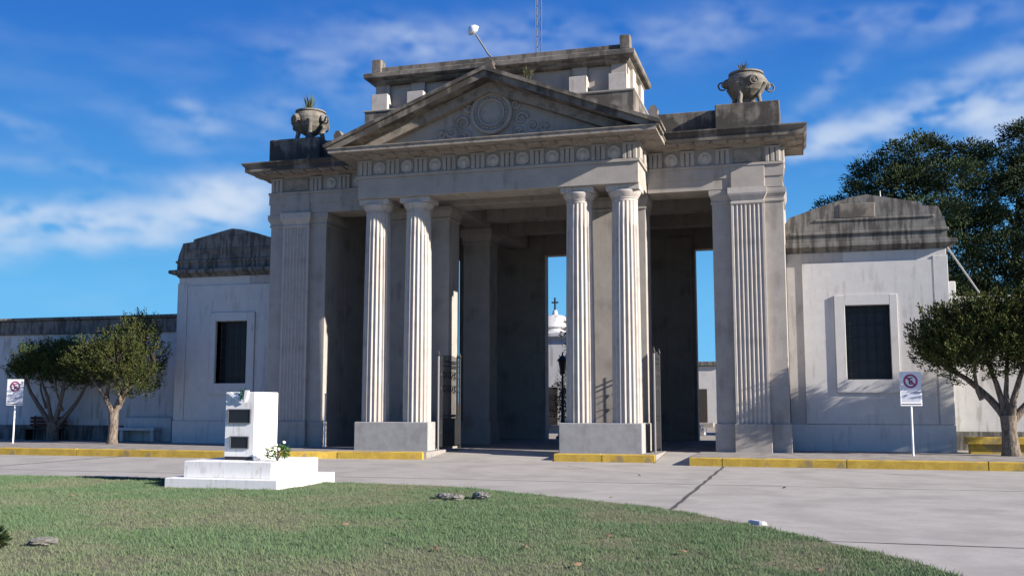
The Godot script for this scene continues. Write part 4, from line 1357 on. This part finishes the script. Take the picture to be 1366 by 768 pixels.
	for e in [[-3.4, 12.0, 0, 1.0], [-2.6, 12.6, 1, 1.1], [-1.2, 13.6, 0, 1.7], [0.6, 14.4, 0.5, 1.8], [-0.2, 12.4, 1.5, 1.8], [1.8, 13.0, 1, 1.7], [2.6, 14.2, 0, 1.3], [-1.5, 11.3, 1.0, 1.8], [1.0, 11.0, 1.8, 1.9], [2.6, 11.2, 1, 1.7], [0.0, 9.5, 1.5, 2.0], [2.2, 9.0, 1.5, 1.9], [-1.6, 9.4, 0.8, 1.8], [1.2, 7.4, 1.4, 2.0], [-0.8, 7.4, 1.0, 1.9], [2.6, 6.8, 1.2, 1.8], [0.4, 5.4, 1.2, 2.0], [2.2, 4.8, 1.0, 1.9]]:
		a.append([e[0] * 0.95 + r2.randf_range(-0.3, 0.3), e[1] * 0.955 + r2.randf_range(-0.2, 0.2), e[2], e[3] * 0.88])
	big_tree("tall_tree", "tall dark conifer with clumped boughs behind the white gatehouse parapet", Vector3(14.6, 0, -22), 15.0, a, Color(0.05, 0.07, 0.036), 620)
	a = []
	for e in [[-1.6, 12.6, 0.5, 1.4], [-0.6, 14.2, 0, 1.5], [0.6, 15.2, 0, 1.5], [-1.8, 10.6, 1.0, 1.7], [0.2, 12.4, 1.3, 1.9], [1.8, 13.6, 0, 1.8], [-0.6, 9.4, 1.5, 2.0], [1.4, 10.6, 1.2, 2.0], [3.0, 12.0, 0, 1.8], [-1.4, 7.6, 1.2, 1.9], [0.8, 7.8, 1.5, 2.0], [2.8, 8.4, 1, 2.0], [-0.4, 5.8, 1.2, 2.0], [1.8, 5.6, 1.2, 2.0], [3.6, 6.0, 0.6, 1.9]]:
		a.append([e[0] * 0.95 + r2.randf_range(-0.3, 0.3), e[1] * 0.955 + r2.randf_range(-0.2, 0.2), e[2], e[3] * 0.88])
	big_tree("tall_tree_001", "tall dark conifer rising above the dense spreading tree and wall", Vector3(19.6, 0, -22.5), 16.0, a, Color(0.048, 0.067, 0.036), 620)
	# dark cypress seen through the middle opening, and trees seen through the side one
	a = []
	for i in 9:
		a.append([r2.randf_range(-0.4, 0.4), 1.2 + i * 0.75, r2.randf_range(-0.3, 0.3), 1.25 - 0.1 * i])
	big_tree("cypress", "dark narrow cypress beside the white mausoleum", Vector3(-3.0, -0.02, -27), 7.6, a, Color(0.015, 0.025, 0.015), 300)
	a = []
	for i in 8:
		a.append([r2.randf_range(-0.8, 0.8), 2.4 + i * 0.8, r2.randf_range(-0.6, 0.6), 1.4 - 0.07 * i])
	big_tree("cypress_001", "dark bushy tree behind the small family vault", Vector3(5.6, -0.02, -43), 8.0, a, Color(0.015, 0.025, 0.018), 250)
	for e in [["cypress", "trees inside the cemetery"], ["cypress_001", "trees inside the cemetery"]]:
		get_node(e[0]).set_meta("group", e[1])

# ---------------------------------------------------------------- small things on lawn and road
func build_small_things() -> void:
	var i := 0
	for e in [[3.12, 12.95, 0.17, 0.05, 0.1, "flat grey stone on the lawn with its twin alongside"], [3.42, 13.15, 0.15, 0.05, 0.12, "small low grey stone on the lawn between two others"], [3.78, 12.9, 0.19, 0.075, 0.12, "rounded grey stone on the lawn, biggest of a group of three"], [0.5, 19.85, 0.16, 0.05, 0.11, "pale grey stone lying alone in the grass"]]:
		var b := MB.new()
		b.blob(Vector3.ZERO, Vector3(e[2], e[3], e[4]), bumpy, 0.4, 22, 14)
		var o := part(self, "rock" if i == 0 else "rock_%03d" % i, b.commit(), M.rock, Vector3(e[0], -0.06 + e[3] * 0.4, e[1]), Vector3(0, i * 1.3, 0))
		tag(o, e[5], "rock", "stones on the lawn")
		i += 1
	var fb0 := MB.new()
	fb0.loft(-0.17, 0.17, -0.07, 0.07, [[0.0, 0.0], [-0.01, 0.035], [-0.03, 0.05]], 0.03)
	var fo := part(self, "concrete_fragment", fb0.commit(), M.wall_plaster, Vector3(8.62, ROAD + 0.003, 15.05), Vector3(0, -0.9, 0))
	tag(fo, "pale broken piece of concrete at the lawn edge", "rubble")
	# shrub at the edge of the lawn
	var sh := thing("dark_shrub", "dark low shrub at the edge of the lawn", "shrub", Vector3(-0.12, -0.1, 20.15))
	var fb := MB.new()
	fb.use_c = true
	for k in 700:
		var d := Vector3(rng.randfn(), absf(rng.randfn()), rng.randfn()).normalized()
		leaf(fb, d * Vector3(0.3, 0.26, 0.3) * pow(rng.randf(), 0.4), d, 0.08, 0.03, Color(0.02, 0.032, 0.014) * rng.randf_range(0.6, 1.4))
	part(sh, "foliage", fb.commit(), M.leaf)
	var sb := MB.new()
	sb.tube([Vector3(0, -0.03, 0), Vector3(0, 0.2, 0)], [0.02, 0.01], 5)
	part(sh, "stem", sb.commit(), M.dark_bark)
	# fallen leaves
	i = 0
	for e in [[5.2, 19.0], [7.0, 19.7], [6.15, 18.6], [9.4, 19.4], [7.95, 18.5], [6.0, 12.3], [8.9, 8.6], [6.9, 17.4], [3.2, 17.2], [-3.4, 14.6]]:
		var b := MB.new()
		var l := 0.06
		b.tri(Vector3(-l, 0.012, 0), Vector3(0, 0.0, 0.04), Vector3(0, 0.03, -0.005))
		b.tri(Vector3(0, 0.0, 0.04), Vector3(l, 0.02, 0), Vector3(0, 0.03, -0.005))
		b.tri(Vector3(l, 0.02, 0), Vector3(0.0, 0.005, -0.05), Vector3(0, 0.03, -0.005))
		b.tri(Vector3(0.0, 0.005, -0.05), Vector3(-l, 0.012, 0), Vector3(0, 0.03, -0.005))
		var y := -0.06 if not i in [6] else ROAD + 0.004
		var o := part(self, "fallen_leaf" if i == 0 else "fallen_leaf_%03d" % i, b.commit(), M.dry_leaf, Vector3(e[0], y, e[1]), Vector3(0.1, i * 0.9, 0))
		tag(o, "curled brown fallen leaf on the concrete road" if i == 6 else "curled brown fallen leaf lying in the grass", "leaf", "fallen leaves")
		i += 1

func build_grass() -> void:
	var b := MB.new()
	for i in 7:
		var a := i * 2.4
		var p := Vector3(cos(a), 0, sin(a)) * 0.022 * (1 + i % 3)
		var d := Vector3(cos(a * 1.7) * 0.6, 1.0, sin(a * 1.7) * 0.6) * (0.035 + 0.012 * (i % 3))
		var s := Vector3(-sin(a), 0, cos(a)) * 0.0045
		b.tri(p - s, p + s, p + d)
	var mesh := b.commit()
	mesh.surface_set_material(0, M.blade)
	var poly := lawn_poly()
	var xf := []
	var cols := []
	var patch := FastNoiseLite.new()
	patch.seed = 4
	patch.frequency = 0.22
	patch.fractal_octaves = 4
	var r := RandomNumberGenerator.new()
	r.seed = 99
	var cam := Vector2(9.268, 30.089)
	var tries := 0
	while xf.size() < 130000 and tries < 600000:
		tries += 1
		var z := 10.0 + 13.5 * r.randf()
		var x := r.randf_range(-13.0, 11.5)
		# keep to what can be seen with a margin
		var dx := x - cam.x
		var dz := z - cam.y
		var ang := atan2(-dx, -dz) - 0.2785
		if absf(ang) > 0.62:
			continue
		var p := Vector2(x + patch.get_noise_2d(x * 5, z * 5) * 0.12, z + patch.get_noise_2d(z * 5, x * 5) * 0.12)
		if not Geometry2D.is_point_in_polygon(p, poly):
			continue
		if p.x > -3.17 and p.x < -0.63 and p.y > 9.65 and p.y < 12.2:
			continue
		var n := patch.get_noise_2d(x, z) + 0.35 * patch.get_noise_2d(x * 4.0 + 50, z * 4.0)
		var dry := sstep(-0.35, 0.5, n)
		if dry > 0.6 and r.randf() < 0.35:
			continue
		var sc := r.randf_range(0.45, 1.0) * (1.0 + 0.7 * maxf(0.0, patch.get_noise_2d(x * 9.0 + 80.0, z * 9.0))) * (1.0 - 0.25 * dry)
		var t := Transform3D(Basis(Vector3.UP, r.randf() * TAU).scaled(Vector3(sc, sc * r.randf_range(0.7, 1.2), sc)), Vector3(p.x, -0.097, p.y))
		xf.append(t)
		var green := Color(0.114, 0.18, 0.094)
		var straw := Color(0.218, 0.212, 0.143)
		var c := green.lerp(straw, clampf(dry * 0.6 + r.randf_range(-0.12, 0.15), 0, 1)) * r.randf_range(0.85, 1.15)
		c.a = 1.0
		cols.append(c)
	var mm := MultiMesh.new()
	mm.transform_format = MultiMesh.TRANSFORM_3D
	mm.use_colors = true
	mm.mesh = mesh
	mm.instance_count = xf.size()
	for i in xf.size():
		mm.set_instance_transform(i, xf[i])
		mm.set_instance_color(i, cols[i])
	var mi := MultiMeshInstance3D.new()
	mi.name = "grass"
	mi.multimesh = mm
	add_child(mi)
	mi.set_meta("kind", "stuff")
	tag(mi, "short patchy green and straw grass on the lawn", "grass")
	print("grass ", xf.size())
